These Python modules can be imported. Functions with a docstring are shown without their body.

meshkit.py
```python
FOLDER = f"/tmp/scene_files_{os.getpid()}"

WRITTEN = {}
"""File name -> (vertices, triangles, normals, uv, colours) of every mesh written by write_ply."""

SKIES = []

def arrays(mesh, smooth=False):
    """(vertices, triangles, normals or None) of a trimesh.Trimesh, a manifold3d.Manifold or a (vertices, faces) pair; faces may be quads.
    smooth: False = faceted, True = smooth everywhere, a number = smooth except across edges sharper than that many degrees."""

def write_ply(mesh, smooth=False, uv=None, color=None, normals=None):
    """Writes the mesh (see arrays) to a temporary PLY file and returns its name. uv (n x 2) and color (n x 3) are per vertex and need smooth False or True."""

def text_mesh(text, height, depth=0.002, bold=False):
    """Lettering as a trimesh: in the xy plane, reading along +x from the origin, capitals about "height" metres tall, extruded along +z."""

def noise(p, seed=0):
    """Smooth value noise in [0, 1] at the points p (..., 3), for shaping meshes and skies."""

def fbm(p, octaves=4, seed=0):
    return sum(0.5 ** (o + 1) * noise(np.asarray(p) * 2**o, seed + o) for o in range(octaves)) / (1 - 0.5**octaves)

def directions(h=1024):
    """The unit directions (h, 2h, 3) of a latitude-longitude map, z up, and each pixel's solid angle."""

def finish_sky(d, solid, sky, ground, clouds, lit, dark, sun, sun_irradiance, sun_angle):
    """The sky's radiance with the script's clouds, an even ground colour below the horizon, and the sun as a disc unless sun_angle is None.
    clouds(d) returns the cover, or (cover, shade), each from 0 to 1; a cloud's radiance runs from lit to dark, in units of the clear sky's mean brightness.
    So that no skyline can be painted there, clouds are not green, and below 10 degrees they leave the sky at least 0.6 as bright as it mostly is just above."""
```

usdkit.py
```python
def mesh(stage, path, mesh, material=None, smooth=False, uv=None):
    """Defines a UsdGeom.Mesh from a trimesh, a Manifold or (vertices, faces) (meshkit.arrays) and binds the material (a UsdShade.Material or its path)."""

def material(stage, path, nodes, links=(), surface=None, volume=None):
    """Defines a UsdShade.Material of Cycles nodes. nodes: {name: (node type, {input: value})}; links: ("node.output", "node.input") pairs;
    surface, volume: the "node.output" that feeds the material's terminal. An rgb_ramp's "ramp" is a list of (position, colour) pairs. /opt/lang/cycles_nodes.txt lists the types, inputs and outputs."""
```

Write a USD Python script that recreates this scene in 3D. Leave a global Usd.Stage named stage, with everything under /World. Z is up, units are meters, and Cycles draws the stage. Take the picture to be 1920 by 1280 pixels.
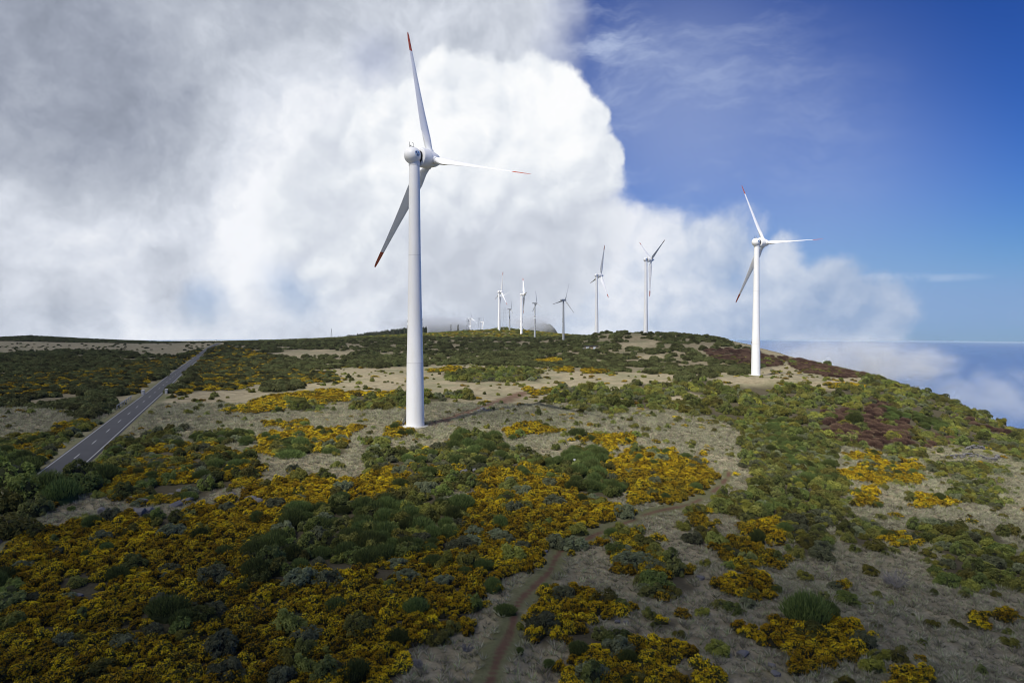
import math
import numpy as np
import trimesh
import usdkit
import meshkit
from pxr import Gf, Sdf, Usd, UsdGeom, UsdLux, UsdShade, Vt
from scipy.interpolate import RBFInterpolator, RegularGridInterpolator
from PIL import Image, ImageDraw

# ------------------------------------------------------------------ camera, sky, sun, exposure
stage = Usd.Stage.CreateInMemory()
UsdGeom.SetStageUpAxis(stage, "Z")
UsdGeom.SetStageMetersPerUnit(stage, 1.0)
UsdGeom.Xform.Define(stage, "/World")
UsdGeom.Scope.Define(stage, "/World/Looks")

CAM_Z = 16.6
FOCAL = 1280.0                       # in pixels of a 1920 wide picture
PITCH = math.atan(30 / FOCAL)        # the drone looks slightly down
cam = UsdGeom.Camera.Define(stage, "/World/camera")
cam.CreateHorizontalApertureAttr(36.0)
cam.CreateVerticalApertureAttr(24.0)
cam.CreateFocalLengthAttr(24.0)
cam.CreateClippingRangeAttr((0.1, 400000.0))
cam.CreateExposureAttr(0.0)
cam.AddTranslateOp().Set((0, 0, CAM_Z))
cam.AddRotateXOp().Set(90 - math.degrees(PITCH))

SUN_EL = math.radians(50)
SUN_XY = np.array([-0.50, -0.87]) / np.hypot(0.50, 0.87)
SUN = np.array([SUN_XY[0] * math.cos(SUN_EL), SUN_XY[1] * math.cos(SUN_EL), math.sin(SUN_EL)])
SUN_ROT = math.atan2(SUN[0], SUN[1])
SKY_STRENGTH = 0.1
sun = UsdLux.DistantLight.Define(stage, "/World/sun")
sun.CreateIntensityAttr(1.15)
sun.CreateNormalizeAttr(True)
sun.CreateAngleAttr(0.53)
sun.CreateColorAttr(Gf.Vec3f(1.0, 0.95, 0.87))
_z, _x = SUN, np.cross([0, 0, 1.0], SUN)
_x /= np.linalg.norm(_x)
_y = np.cross(_z, _x)
sun.AddTransformOp().Set(Gf.Matrix4d(*_x, 0, *_y, 0, *_z, 0, 0, 0, 0, 1))

fw = np.array([0, math.cos(PITCH), -math.sin(PITCH)])
up = np.array([0, math.sin(PITCH), math.cos(PITCH)])
rt = np.array([1.0, 0, 0])
EYE = np.array([0, 0, CAM_Z])


def ray(px, py):
    return fw + rt * (px - 960) / FOCAL - up * (py - 640) / FOCAL


def pt(px, py, depth):
    """The point seen at the photograph's pixel (px, py) that lies depth metres ahead."""
    r = ray(px, py)
    return EYE + r * depth / r[1]


def pz(px, py, z):
    """The point seen at the photograph's pixel (px, py) at height z."""
    r = ray(px, py)
    return EYE + r * (z - CAM_Z) / r[2]


def project(p):
    d = np.asarray(p, float) - EYE
    z = d @ fw
    zz = np.where(z > 0.5, z, 0.5)
    return 960 + FOCAL * (d @ rt) / zz, 640 - FOCAL * (d @ up) / zz, z


class Graph:
    """Collects shader nodes; every method returns the output's name."""

    def __init__(self):
        self.n, self.l, self.k = {}, [], 0

    def node(self, kind, out, **inputs):
        self.k += 1
        name = f"n{self.k}"
        plain = {}
        for key, v in inputs.items():
            if isinstance(v, str) and "." in v and v.split(".")[0] in self.n:
                self.l.append((v, f"{name}.{key}"))
            else:
                plain[key] = v
        self.n[name] = (kind, plain)
        return f"{name}.{out}"

    def math(self, op, a, b=0.0, c=0.0, clamp=False):
        return self.node("math", "value", math_type=op, value1=a, value2=b, value3=c, use_clamp=clamp)

    def add(self, a, b):
        return self.math("add", a, b)

    def mul(self, a, b):
        return self.math("multiply", a, b)

    def mix(self, fac, a, b, kind="mix"):
        return self.node("mix_color", "result", blend_type=kind, fac=fac, a=a, b=b, use_clamp=True, use_clamp_result=False)

    def smooth(self, v, lo, hi, t0=0.0, t1=1.0):
        return self.node("map_range", "result", range_type="smoothstep", value=v, from_min=lo, from_max=hi, to_min=t0, to_max=t1)

    def lin(self, v, lo, hi, t0=0.0, t1=1.0):
        return self.node("map_range", "result", range_type="linear", value=v, from_min=lo, from_max=hi, to_min=t0, to_max=t1, clamp=True)

    def noise(self, vec, scale, detail=4.0, rough=0.55, dist=0.0, out="fac"):
        return self.node("noise_texture", out, dimensions="3D", vector=vec, scale=scale, detail=detail, roughness=rough, distortion=dist)

    def make(self, path, surface=None, volume=None):
        return usdkit.material(stage, path, self.n, self.l, surface=surface, volume=volume)


def build_sky():
    g = Graph()
    d = g.node("texture_coordinate", "generated")
    sky = g.node("sky_texture", "color", sky_type="single_scattering", sun_disc=False, sun_elevation=SUN_EL, sun_rotation=SUN_ROT,
                 altitude=1400.0, air_density=1.0, aerosol_density=0.3, ozone_density=2.5, vector=d)
    # a clean mountain sky: deeper blue overhead than the model's default air gives
    r, gr, b = (g.node("separate_color", c, color_type="rgb", color=sky) for c in "rgb")
    r = g.math("smoothmin", g.mul(g.math("power", g.mul(r, 0.062), 1.45), 8.4), 2.2, 1.2)
    gr = g.math("smoothmin", g.mul(g.math("power", g.mul(gr, 0.080), 1.25), 7.3), 3.7, 1.8)
    b = g.math("smoothmin", g.mul(b, 0.90), 6.4, 2.4)
    sky = g.node("combine_color", "color", color_type="rgb", r=r, g=gr, b=b)
    wob = g.noise(d, 5.0, 5.0, 0.6, out="color")
    wob = g.node("vector_math", "vector", math_type="subtract", vector1=wob, vector2=(0.5, 0.5, 0.5))
    wob = g.node("vector_math", "vector", math_type="scale", vector1=wob, scale=0.10)
    dw = g.node("vector_math", "vector", math_type="add", vector1=d, vector2=wob)

    def direction(px, py):
        v = np.array([(px - 960) / FOCAL, 1.0, (610 - py) / FOCAL])
        return tuple(v / np.linalg.norm(v))

    def blob(px, py, r_in, r_out, vec=dw, amp=1.0):
        dist = g.node("vector_math", "value", math_type="distance", vector1=vec, vector2=direction(px, py))
        return g.smooth(dist, r_out / FOCAL, r_in / FOCAL, 0.0, amp)

    def union(list_of):
        out = list_of[0]
        for x in list_of[1:]:
            out = g.math("maximum", out, x)
        return out

    def total(list_of):
        out = list_of[0]
        for x in list_of[1:]:
            out = g.add(out, x)          # x may be a plain number
        return out

    sx = g.node("separate_xyz", "x", vector=d)
    n_low = g.noise(d, 3.2, 3.0, 0.5)
    n_soft = g.noise(dw, 5.5, 4.0, 0.48)
    n_mid = g.noise(dw, 9.0, 6.0, 0.6)
    n_hi = g.noise(dw, 26.0, 5.0, 0.6)
    sunward = g.node("vector_math", "vector", math_type="add", vector1=dw, vector2=(-0.012, -0.004, 0.018))
    n_mid_s = g.noise(sunward, 9.0, 6.0, 0.6)
    relief = g.math("subtract", n_mid, n_mid_s)           # > 0 where a billow faces the sun

    # thin cirrus veils in the blue
    flat = g.node("mapping", "vector", mapping_type="point", vector=dw, rotation=(0.0, 0.35, 0.0), scale=(2.2, 2.2, 7.0))
    n_ci = g.noise(flat, 2.4, 5.0, 0.62)
    m_ci = total([blob(1280, 210, 20, 300, amp=0.5), blob(1520, 250, 10, 200, amp=0.20), blob(1340, 60, 10, 220, amp=0.18), blob(1060, 60, 60, 200, amp=0.9),
                  blob(1250, 350, 20, 200, amp=0.34)])
    ci = g.mul(m_ci, g.smooth(n_ci, 0.40, 0.78))
    col = g.mix(ci, sky, (4.6, 5.4, 7.4))
    veil = total([blob(1400, 350, 30, 420, vec=d, amp=0.30), blob(1650, 480, 30, 300, vec=d, amp=0.10), blob(1230, 170, 20, 280, vec=d, amp=0.26)])
    col = g.mix(veil, col, (4.4, 5.3, 7.6))
    streak = g.node("mapping", "vector", mapping_type="point", vector=d, scale=(1.0, 1.0, 9.0))
    for (px, py, a) in ((1660, 518, 0.42), (1770, 521, 0.28)):
        c = np.array(direction(px, py)) * [1, 1, 9.0]
        dist = g.node("vector_math", "value", math_type="distance", vector1=streak, vector2=tuple(c))
        col = g.mix(g.mul(g.smooth(dist, 0.062, 0.01, 0, a), g.smooth(n_hi, 0.3, 0.6)), col, (6.0, 6.9, 8.4))

    # the great stratus sheet over the left of the sky, and on behind the camera
    left = g.lin(sx, 0.05, -0.30)
    m_st = total([g.mul(left, 0.85), blob(120, 300, 300, 900, amp=0.6), blob(640, 60, 60, 520, amp=0.62), blob(900, -60, 60, 330, amp=0.45),
                  blob(300, 560, 100, 420, amp=0.5), blob(760, 560, 100, 420, amp=0.5)])
    c_st = g.smooth(g.add(m_st, g.mul(g.math("subtract", n_soft, 0.5), 1.0)), 0.16, 0.75)
    # bluish gaps low down
    gaps = total([blob(385, 545, 4, 60, amp=0.6), blob(560, 545, 10, 95, amp=0.6), blob(690, 100, 8, 70, amp=0.3)])
    c_st = g.math("subtract", c_st, g.mul(gaps, 0.8), clamp=True)
    dark = total([blob(90, 330, 60, 330, amp=0.36), blob(330, 345, 60, 260, amp=0.26), blob(200, 60, 60, 380, amp=0.26), blob(40, 545, 20, 150, amp=0.40),
                  blob(500, 60, 60, 300, amp=0.10), blob(330, 540, 10, 140, amp=0.18), blob(520, 500, 20, 150, amp=0.16), blob(205, 615, 4, 30, amp=0.30), blob(-60, 0, 40, 260, amp=0.3)])
    bright = total([blob(400, 220, 20, 200, amp=0.26), blob(60, 455, 20, 130, amp=0.62), blob(250, 435, 20, 130, amp=0.56), blob(450, 440, 20, 150, amp=0.50), blob(150, 590, 20, 160, amp=0.25), blob(440, 595, 20, 150, amp=0.25),
                    blob(290, 600, 10, 110, amp=0.38), blob(20, 605, 10, 90, amp=0.40), blob(620, 400, 60, 330, amp=0.42), blob(640, 230, 40, 200, amp=0.2)])
    tone = total([bright, g.mul(dark, -0.95), 0.22, g.mul(g.math("subtract", n_low, 0.5), 0.4), g.mul(g.math("subtract", n_soft, 0.5), 0.85), g.mul(g.math("subtract", n_mid, 0.5), 0.5), g.mul(relief, 1.0)])
    st = g.node("rgb_ramp", "color", fac=g.lin(tone, -0.75, 0.75),
                ramp=[(0.0, (2.3, 2.6, 3.25)), (0.25, (3.4, 3.75, 4.6)), (0.5, (4.9, 5.3, 6.1)), (0.75, (7.0, 7.4, 8.2)), (1.0, (9.2, 9.4, 9.8))])
    col = g.mix(c_st, col, st)

    # the bright cumulus and the bank that trails off to the right
    def lumps(vec, scale):
        return g.node("voronoi_texture", "distance", dimensions="3D", feature="f1", vector=vec, scale=scale, detail=1.0, roughness=0.4)

    wob2 = g.node("vector_math", "vector", math_type="scale", vector1=g.node("vector_math", "vector", math_type="subtract", vector1=g.noise(d, 22.0, 4.0, 0.55, out="color"), vector2=(0.5, 0.5, 0.5)), scale=0.022)
    db = g.node("vector_math", "vector", math_type="add", vector1=dw, vector2=wob2)
    vor = lumps(db, 15.0)
    vor_s = lumps(g.node("vector_math", "vector", math_type="add", vector1=db, vector2=(-0.014, -0.004, 0.016)), 15.0)
    puff = g.math("subtract", vor_s, vor)                 # > 0 on the sunward side of a billow
    cu = union([blob(870, 250, 90, 200), blob(985, 260, 100, 190), blob(1058, 240, 50, 125), blob(760, 300, 70, 190), blob(1112, 205, 16, 62), blob(1062, 330, 60, 135),
                blob(960, 420, 150, 260), blob(1126, 285, 20, 62), blob(700, 430, 100, 260)])
    bank = union([blob(1060, 470, 80, 230), blob(1190, 520, 80, 200), blob(1130, 610, 100, 260), blob(1320, 530, 70, 190), blob(1430, 580, 80, 175), blob(1480, 472, 14, 66), blob(1560, 535, 20, 96), blob(1600, 605, 50, 125), blob(1655, 620, 10, 66)])
    c_bk = g.smooth(total([bank, g.mul(g.math("subtract", n_mid, 0.5), 0.9), g.mul(g.math("subtract", 0.42, vor), 0.35), g.mul(g.math("subtract", n_hi, 0.5), 0.3)]), 0.14, 0.80)
    c_bk = g.mul(c_bk, g.smooth(bank, 0.0, 0.08))
    tone_bk = total([blob(1500, 450, 10, 120, amp=0.25), blob(1600, 650, 40, 300, amp=-0.42), blob(1080, 420, 60, 330, amp=0.42), blob(1180, 470, 40, 170, amp=0.12), blob(1000, 580, 60, 300, amp=-0.10),
                     g.mul(g.math("subtract", n_soft, 0.5), 0.5), g.mul(g.math("subtract", n_mid, 0.5), 0.5), g.mul(relief, 1.2), g.mul(puff, 0.5)])
    bk = g.node("rgb_ramp", "color", fac=g.lin(tone_bk, -0.6, 0.6), ramp=[(0.0, (3.3, 4.3, 6.2)), (0.5, (5.7, 6.4, 7.7)), (0.8, (7.6, 8.0, 8.8)), (1.0, (8.7, 8.9, 9.4))])
    col = g.mix(g.mul(c_bk, 0.95), col, bk)
    edge = total([g.mul(cu, 1.35), g.mul(g.math("subtract", n_mid, 0.5), 0.75), g.mul(g.math("subtract", 0.40, vor), 0.52), g.mul(g.math("subtract", n_hi, 0.5), 0.35)])
    south = g.lin(g.node("separate_xyz", "z", vector=dw), 0.14, 0.25)      # lower down the cloud dissolves softly into the bank
    c_cu = g.mix(south, g.smooth(edge, 0.22, 1.15), g.smooth(edge, 0.26, 0.74))
    c_cu = g.mul(c_cu, g.smooth(cu, 0.0, 0.06))
    tone_cu = total([blob(900, 200, 60, 260, amp=0.42), blob(1080, 210, 40, 130, amp=0.42), blob(760, 260, 40, 200, amp=0.3), blob(1000, 330, 60, 210, amp=0.2),
                     blob(1000, 560, 100, 330, amp=-0.42), blob(870, 590, 60, 220, amp=-0.3), blob(1180, 480, 30, 200, amp=-0.08),
                     g.mul(g.math("subtract", n_soft, 0.5), 0.6), g.mul(g.math("subtract", n_mid, 0.5), 0.42), g.mul(relief, 1.3), g.mul(puff, 0.85), g.mul(g.math("subtract", n_hi, 0.5), 0.15)])
    cc = g.node("rgb_ramp", "color", fac=g.lin(tone_cu, -0.8, 0.8),
                ramp=[(0.0, (5.6, 6.0, 6.8)), (0.3, (6.5, 6.9, 7.7)), (0.55, (7.6, 8.0, 8.6)), (0.75, (8.7, 9.0, 9.4)), (1.0, (9.8, 9.9, 10.0))])
    col = g.mix(c_cu, col, cc)
    bg = g.node("background_shader", "background", color=col, strength=SKY_STRENGTH)
    dome = UsdLux.DomeLight.Define(stage, "/World/sky")
    dome.GetPrim().SetCustomDataByKey("kind", "structure")
    UsdShade.MaterialBindingAPI.Apply(dome.GetPrim()).Bind(g.make("/World/Looks/sky", surface=bg))


build_sky()

# ------------------------------------------------------------------ helpers
def tag(prim, label=None, category=None, group=None, kind=None):
    p = prim.GetPrim() if hasattr(prim, "GetPrim") else prim
    for k, v in (("label", label), ("category", category), ("group", group), ("kind", kind)):
        if v:
            p.SetCustomDataByKey(k, v)
    return p


TAKEN = {}


def free(parent, name):
    key = f"{parent}/{name}"
    k = TAKEN.get(key, 0)
    TAKEN[key] = k + 1
    return key if k == 0 else f"{key}_{k:03d}"


def obj(name, mesh, mat, parent="/World", smooth=False, col=None):
    path = free(str(parent.GetPath()) if hasattr(parent, "GetPath") else parent, name)
    m = usdkit.mesh(stage, path, mesh, mat, smooth=smooth)
    if col is not None:
        UsdGeom.PrimvarsAPI(m).CreatePrimvar("col", Sdf.ValueTypeNames.Color3fArray, "vertex").Set(Vt.Vec3fArray.FromNumpy(np.asarray(col, np.float32)))
    return m.GetPrim()


def thing(name, label, category, loc=(0, 0, 0), rotz=0.0, scale=1.0, group=None):
    x = UsdGeom.Xform.Define(stage, free("/World", name))
    x.AddTranslateOp().Set(Gf.Vec3d(*map(float, loc)))
    x.AddRotateZOp().Set(math.degrees(rotz))
    if scale != 1.0:
        x.AddScaleOp().Set(Gf.Vec3f(*(np.ones(3) * scale)))
    return tag(x, label, category, group)


def cat(list_of):
    return trimesh.util.concatenate(list_of)


def box(size, at):
    b = trimesh.creation.box(size)
    b.apply_translation(at)
    return b


def bar(a, b, r, sides=6):
    return trimesh.creation.cylinder(r, segment=[a, b], sections=sides)


def lathe(profile, axis=(0, 0, 1), origin=(0, 0, 0), sections=32):
    m = trimesh.creation.revolve(np.array([[r, a] for a, r in profile]), sections=sections)
    z = np.asarray(axis, float) / np.linalg.norm(axis)
    t = trimesh.geometry.align_vectors([0, 0, 1], z)
    m.apply_transform(t)
    m.apply_translation(origin)
    return m


def unit(v):
    v = np.asarray(v, float)
    return v / np.linalg.norm(v, axis=-1, keepdims=True)


def sstep(x, a, b):
    t = np.clip((x - a) / (b - a), 0, 1)
    return t * t * (3 - 2 * t)


# ------------------------------------------------------------------ materials
def paint(name, color, rough=0.45, dirt=0.05, scale=0.35, spec=0.4):
    g = Graph()
    p = g.node("texture_coordinate", "object")
    stretch = g.node("mapping", "vector", mapping_type="point", vector=p, scale=(1.0, 1.0, 0.18))
    n = g.noise(stretch, scale * 3, 6.0, 0.6)
    c = g.mix(g.smooth(n, 0.42, 0.75), tuple(color), tuple(np.array(color) * (1 - dirt) * np.array([1.0, 0.985, 0.95])))
    s = g.node("principled_bsdf", "BSDF", base_color=c, roughness=rough, specular_ior_level=spec)
    return g.make("/World/Looks/" + name, surface=s)


def plain(name, color, rough=0.8, spec=0.3):
    g = Graph()
    p = g.node("texture_coordinate", "object")
    n = g.noise(p, 1.7, 5.0, 0.6)
    c = g.mix(n, tuple(np.array(color) * 0.7), tuple(np.array(color) * 1.3))
    return g.make("/World/Looks/" + name, surface=g.node("principled_bsdf", "BSDF", base_color=c, roughness=rough, specular_ior_level=spec))


WHITE = paint("turbine_white", (0.84, 0.85, 0.86))
GREY = paint("turbine_grey", (0.36, 0.38, 0.40))
RED = paint("tip_red", (0.50, 0.12, 0.065), dirt=0.35, scale=2.0)
SEAM = plain('tower_seam', (0.50, 0.51, 0.52), 0.6)
BLACK = plain("dark_gap", (0.02, 0.02, 0.022))
STEEL = plain("galvanised_steel", (0.22, 0.23, 0.24), 0.5)
DARKSTEEL = plain("weathered_steel", (0.07, 0.075, 0.08), 0.6)
CONCRETE = plain("concrete", (0.48, 0.47, 0.44))
ROCK = plain("basalt", (0.15, 0.145, 0.145), 0.9)
DECAL_PALE = plain("decal_pale_blue", (0.40, 0.50, 0.66), 0.5)
DECAL_NAVY = plain("decal_navy", (0.012, 0.03, 0.11), 0.5)
DECAL_BLUE = plain("decal_blue", (0.06, 0.20, 0.46), 0.5)
ROADPAINT = plain("road_paint", (0.48, 0.48, 0.46))
TAN = plain("ochre_render", (0.36, 0.29, 0.17))
WHITEDOOR = plain("white_door_paint", (0.72, 0.74, 0.76), 0.5)
ROOFDARK = plain("dark_roof", (0.05, 0.048, 0.05))


def leaf_material(name, translucent=0.25, vary=0.48):
    g = Graph()
    a = g.node("attribute", "color", attribute="col")
    rnd = g.node("object_info", "random")
    v = g.lin(rnd, 0.0, 1.0, 1.0 - vary, 1.0 + vary)
    c = g.node("hsv", "color", hue=g.lin(rnd, 0, 1, 0.484, 0.512), saturation=1.0, value=v, fac=1.0, color=a)
    d = g.node("principled_bsdf", "BSDF", base_color=c, roughness=0.75, specular_ior_level=0.2)
    t = g.node("translucent_bsdf", "BSDF", color=c)
    return g.make("/World/Looks/" + name, surface=g.node("mix_closure", "closure", fac=translucent, closure1=d, closure2=t))


LEAF = leaf_material("foliage")
STRAW = leaf_material("dry_grass_blades", 0.3)

# ------------------------------------------------------------------ terrain
CTRL = []
for px, py, z in ((780, 800, 1.2), (100, 1280, 0.7), (960, 1280, 0.5), (1800, 1280, -0.6), (500, 1000, 1.0), (130, 860, 0.9), (236, 745, 0.9), (960, 760, 1.1),
                  (1000, 722, 1.1), (700, 720, 1.1), (600, 700, 1.1), (800, 694, 1.1), (1100, 702, 1.2), (1250, 760, 0.4), (1300, 830, -0.6), (1200, 862, 0.2),
                  (1350, 900, -1.3), (1400, 1000, -0.9), (1700, 1000, -3.3), (1900, 1000, -5.2), (1640, 872, -6.6), (1850, 885, -9.0), (1550, 850, -5.0), (1900, 856, -11.0),
                  (1450, 825, -3.2), (1600, 732, -0.6), (1500, 716, 0.7), (1420, 704, 0.95), (1700, 780, -5.6), (1520, 780, -2.2), (1620, 1150, -1.6), (300, 1120, 0.8),
                  (1000, 900, 0.8), (700, 900, 0.9), (320, 700, 0.9), (100, 700, 0.9), (1350, 740, 0.2), (1640, 800, -4.6)):
    CTRL.append(pz(px, py, z))
for px, py, depth in ((1650, 716, 232), (1740, 746, 206), (1850, 797, 182), (1920, 829, 168), (1440, 669, 315), (1330, 637, 395), (1211, 625.5, 407), (1121, 623, 440),
                      (1058, 648.5, 452), (1058, 633, 540), (930, 637, 600), (760, 636, 570), (600, 641, 600), (430, 645, 600), (1300, 692, 262), (1350, 662, 312),
                      (1200, 682, 272), (950, 662, 395), (700, 667, 380), (500, 667, 380), (100, 651, 590), (200, 646, 612), (10, 661, 480), (400, 646, 590),
                      (60, 630, 800), (0, 635, 800), (150, 636, 800), (250, 640, 800), (340, 643, 750), (-80, 636, 800),
                      (936, 618, 743), (940, 613, 850), (860, 624, 900), (883, 631, 862), (905, 631, 880), (985, 624, 800), (1003, 631, 715), (977, 627, 719),
                      (620, 638, 880), (700, 632, 950), (760, 627, 1000), (830, 624, 1000), (1150, 640, 700), (1250, 640, 600), (500, 642, 900), (1290, 630, 450)):
    CTRL.append(pt(px, py, depth))
for x, y, z in ((60.5, 488, 7.0), (0, -100, 1), (-300, 0, 1), (-300, -200, 1), (100, -100, -4), (60, 0, -2.2), (-100, 60, 1), (-60, 0, 0.8), (0, 0, 0.6), (126, 90, -14),
                (128, 30, -14), (150, -40, -10), (-500, 300, 1), (-700, 600, 1), (-300, 1100, -13), (0, 1250, -12), (-150, 1200, -11), (300, 1200, -15), (600, 800, -25), (130, 700, 0), (130, 500, 4),
                (-800, 1150, -12), (-500, 950, -9), (-330, 860, -6.5), (-700, 1250, -16), (-420, 1000, -10), (-900, 1000, -9), (150, 900, -3), (-900, 100, 1), (20, 30, 0.2), (-20, 30, 0.6)):
    CTRL.append(np.array([x, y, z], float))
CTRL = np.array(CTRL)
RBF = RBFInterpolator(CTRL[:, :2] / 100, CTRL[:, 2], kernel="linear", smoothing=0.02)


def base_height(x, y):
    x, y = np.asarray(x, float), np.asarray(y, float)
    q = np.stack([np.clip(x, -1000, 700), np.clip(y, -300, 1350)], -1).reshape(-1, 2) / 100
    z = RBF(q).reshape(x.shape)
    r = np.hypot(x, y)
    far = CAM_Z - 0.0201 * r - 4.0 * meshkit.fbm(np.stack([x / 300, y / 300, 0 * x], -1), 3, 5)
    k = sstep(r, 1150, 1700)
    z = z * (1 - k) + far * k
    edge = 128 + 3.0 * (meshkit.noise(np.stack([y / 23, 0 * y, 0 * y], -1), 9) - 0.5) + np.maximum(y - 430, 0) * 0.2
    over = np.maximum(x - edge, 0)
    z = z - over * 0.95 * sstep(over, 0, 25)
    return np.maximum(z, -1500)


# smooth table of the heights near the camera, so that each look-up is cheap
GX, GY = np.arange(-420, 250, 2.0), np.arange(-40, 720, 2.0)
_xx, _yy = np.meshgrid(GX, GY, indexing="ij")
_zz = base_height(_xx, _yy)
from scipy.ndimage import gaussian_filter
_soft = gaussian_filter(_zz, 2.0)
_w = sstep(GX[:, None], GX[-1] - 60, GX[-1] - 100) * sstep(GX[:, None], GX[0] + 20, GX[0] + 60) * sstep(GY[None], GY[0] + 10, GY[0] + 30) * sstep(GY[None], GY[-1] - 10, GY[-1] - 60)
_w = _w * (1 - sstep(_xx, 112, 124))
_table = RegularGridInterpolator((GX, GY), _zz * (1 - _w) + _soft * _w, bounds_error=False, fill_value=None)

ROAD = [(0, 0), (0, 0), (0, 0), (133, 862), (208, 803), (269, 757), (317, 716), (342, 693), (358, 676), (373, 662), (388, 652), (402, 645.5)]
ROAD3 = np.array([pz(px, py, 0.95) for px, py in ROAD[3:]])
_d0 = unit(ROAD3[0] - ROAD3[1])
ROAD3 = np.vstack([ROAD3[0] + _d0 * 120, ROAD3[0] + _d0 * 60, ROAD3[0] + _d0 * 22, ROAD3, ROAD3[-1] + unit(ROAD3[-1] - ROAD3[-2]) * 90])
from scipy.interpolate import UnivariateSpline
_s = np.r_[0, np.cumsum(np.linalg.norm(np.diff(ROAD3[:, :2], axis=0), axis=1))]
_fx, _fy = UnivariateSpline(_s, ROAD3[:, 0], s=6), UnivariateSpline(_s, ROAD3[:, 1], s=6)
ROAD_S = np.arange(0, _s[-1], 1.5)
ROAD_C = np.stack([_fx(ROAD_S), _fy(ROAD_S)], 1)
_t = np.gradient(ROAD_C, axis=0)
_t /= np.linalg.norm(_t, axis=1, keepdims=True)
ROAD_N = np.stack([_t[:, 1], -_t[:, 0]], 1)                   # to the right of the way ahead
from scipy.spatial import cKDTree
ROAD_TREE = cKDTree(ROAD_C)
PAD = pz(780, 800, 1.2)[:2]

PATHS = {  # world paths traced where the photo shows them: name -> (pixels, z guess)
    "dirt_track": [(806, 797), (840, 786), (880, 772), (915, 760), (945, 749), (965, 741), (985, 735)],
    "foot_path": [(905, 1285), (935, 1230), (958, 1180), (972, 1130), (1003, 1098), (1030, 1070), (1045, 1040), (1100, 1010), (1160, 985), (1220, 962), (1290, 945), (1345, 915), (1368, 884)],
}


def table(x, y):
    x, y = np.asarray(x, float), np.asarray(y, float)
    inside = (x > GX[0] + 4) & (x < GX[-1] - 4) & (y > GY[0] + 4) & (y < GY[-1] - 4)
    z = np.empty(x.shape)
    if inside.any():
        z[inside] = _table(np.stack([x[inside], y[inside]], -1))
    if (~inside).any():
        z[~inside] = base_height(x[~inside], y[~inside])
    return z


def ground_hit(px, py):
    """Where the line of sight through the pixel meets the ground."""
    r = ray(px, py)
    t = np.geomspace(12, 1500, 1600)
    p = EYE + t[:, None] * r
    d = p[:, 2] - table(p[:, 0], p[:, 1])
    k = np.argmax(d < 0)
    if d[k] >= 0:
        return pt(px, py, 700)
    a, b = t[max(k - 1, 0)], t[k]
    for _ in range(25):
        m = (a + b) / 2
        q = EYE + m * r
        if q[2] < table(q[:1], q[1:2])[0]:
            b = m
        else:
            a = m
    return EYE + b * r


def spline(points, step):
    p = np.array(points)
    s = np.r_[0, np.cumsum(np.linalg.norm(np.diff(p[:, :2], axis=0), axis=1))]
    from scipy.interpolate import PchipInterpolator
    q = np.arange(0, s[-1], step)
    return np.stack([PchipInterpolator(s, p[:, 0])(q), PchipInterpolator(s, p[:, 1])(q)], 1)


PATH_C = {k: spline([ground_hit(*q)[:2] if q[1] < 1280 else ground_hit(q[0], 1279)[:2] + [0, -0.6 * (q[1] - 1279)] for q in v], 0.5) for k, v in PATHS.items()}
PATH_TREE = cKDTree(np.vstack(list(PATH_C.values())))
ROAD_Z = gaussian_filter(table(ROAD_C[:, 0], ROAD_C[:, 1]), 8) + 0.05


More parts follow.
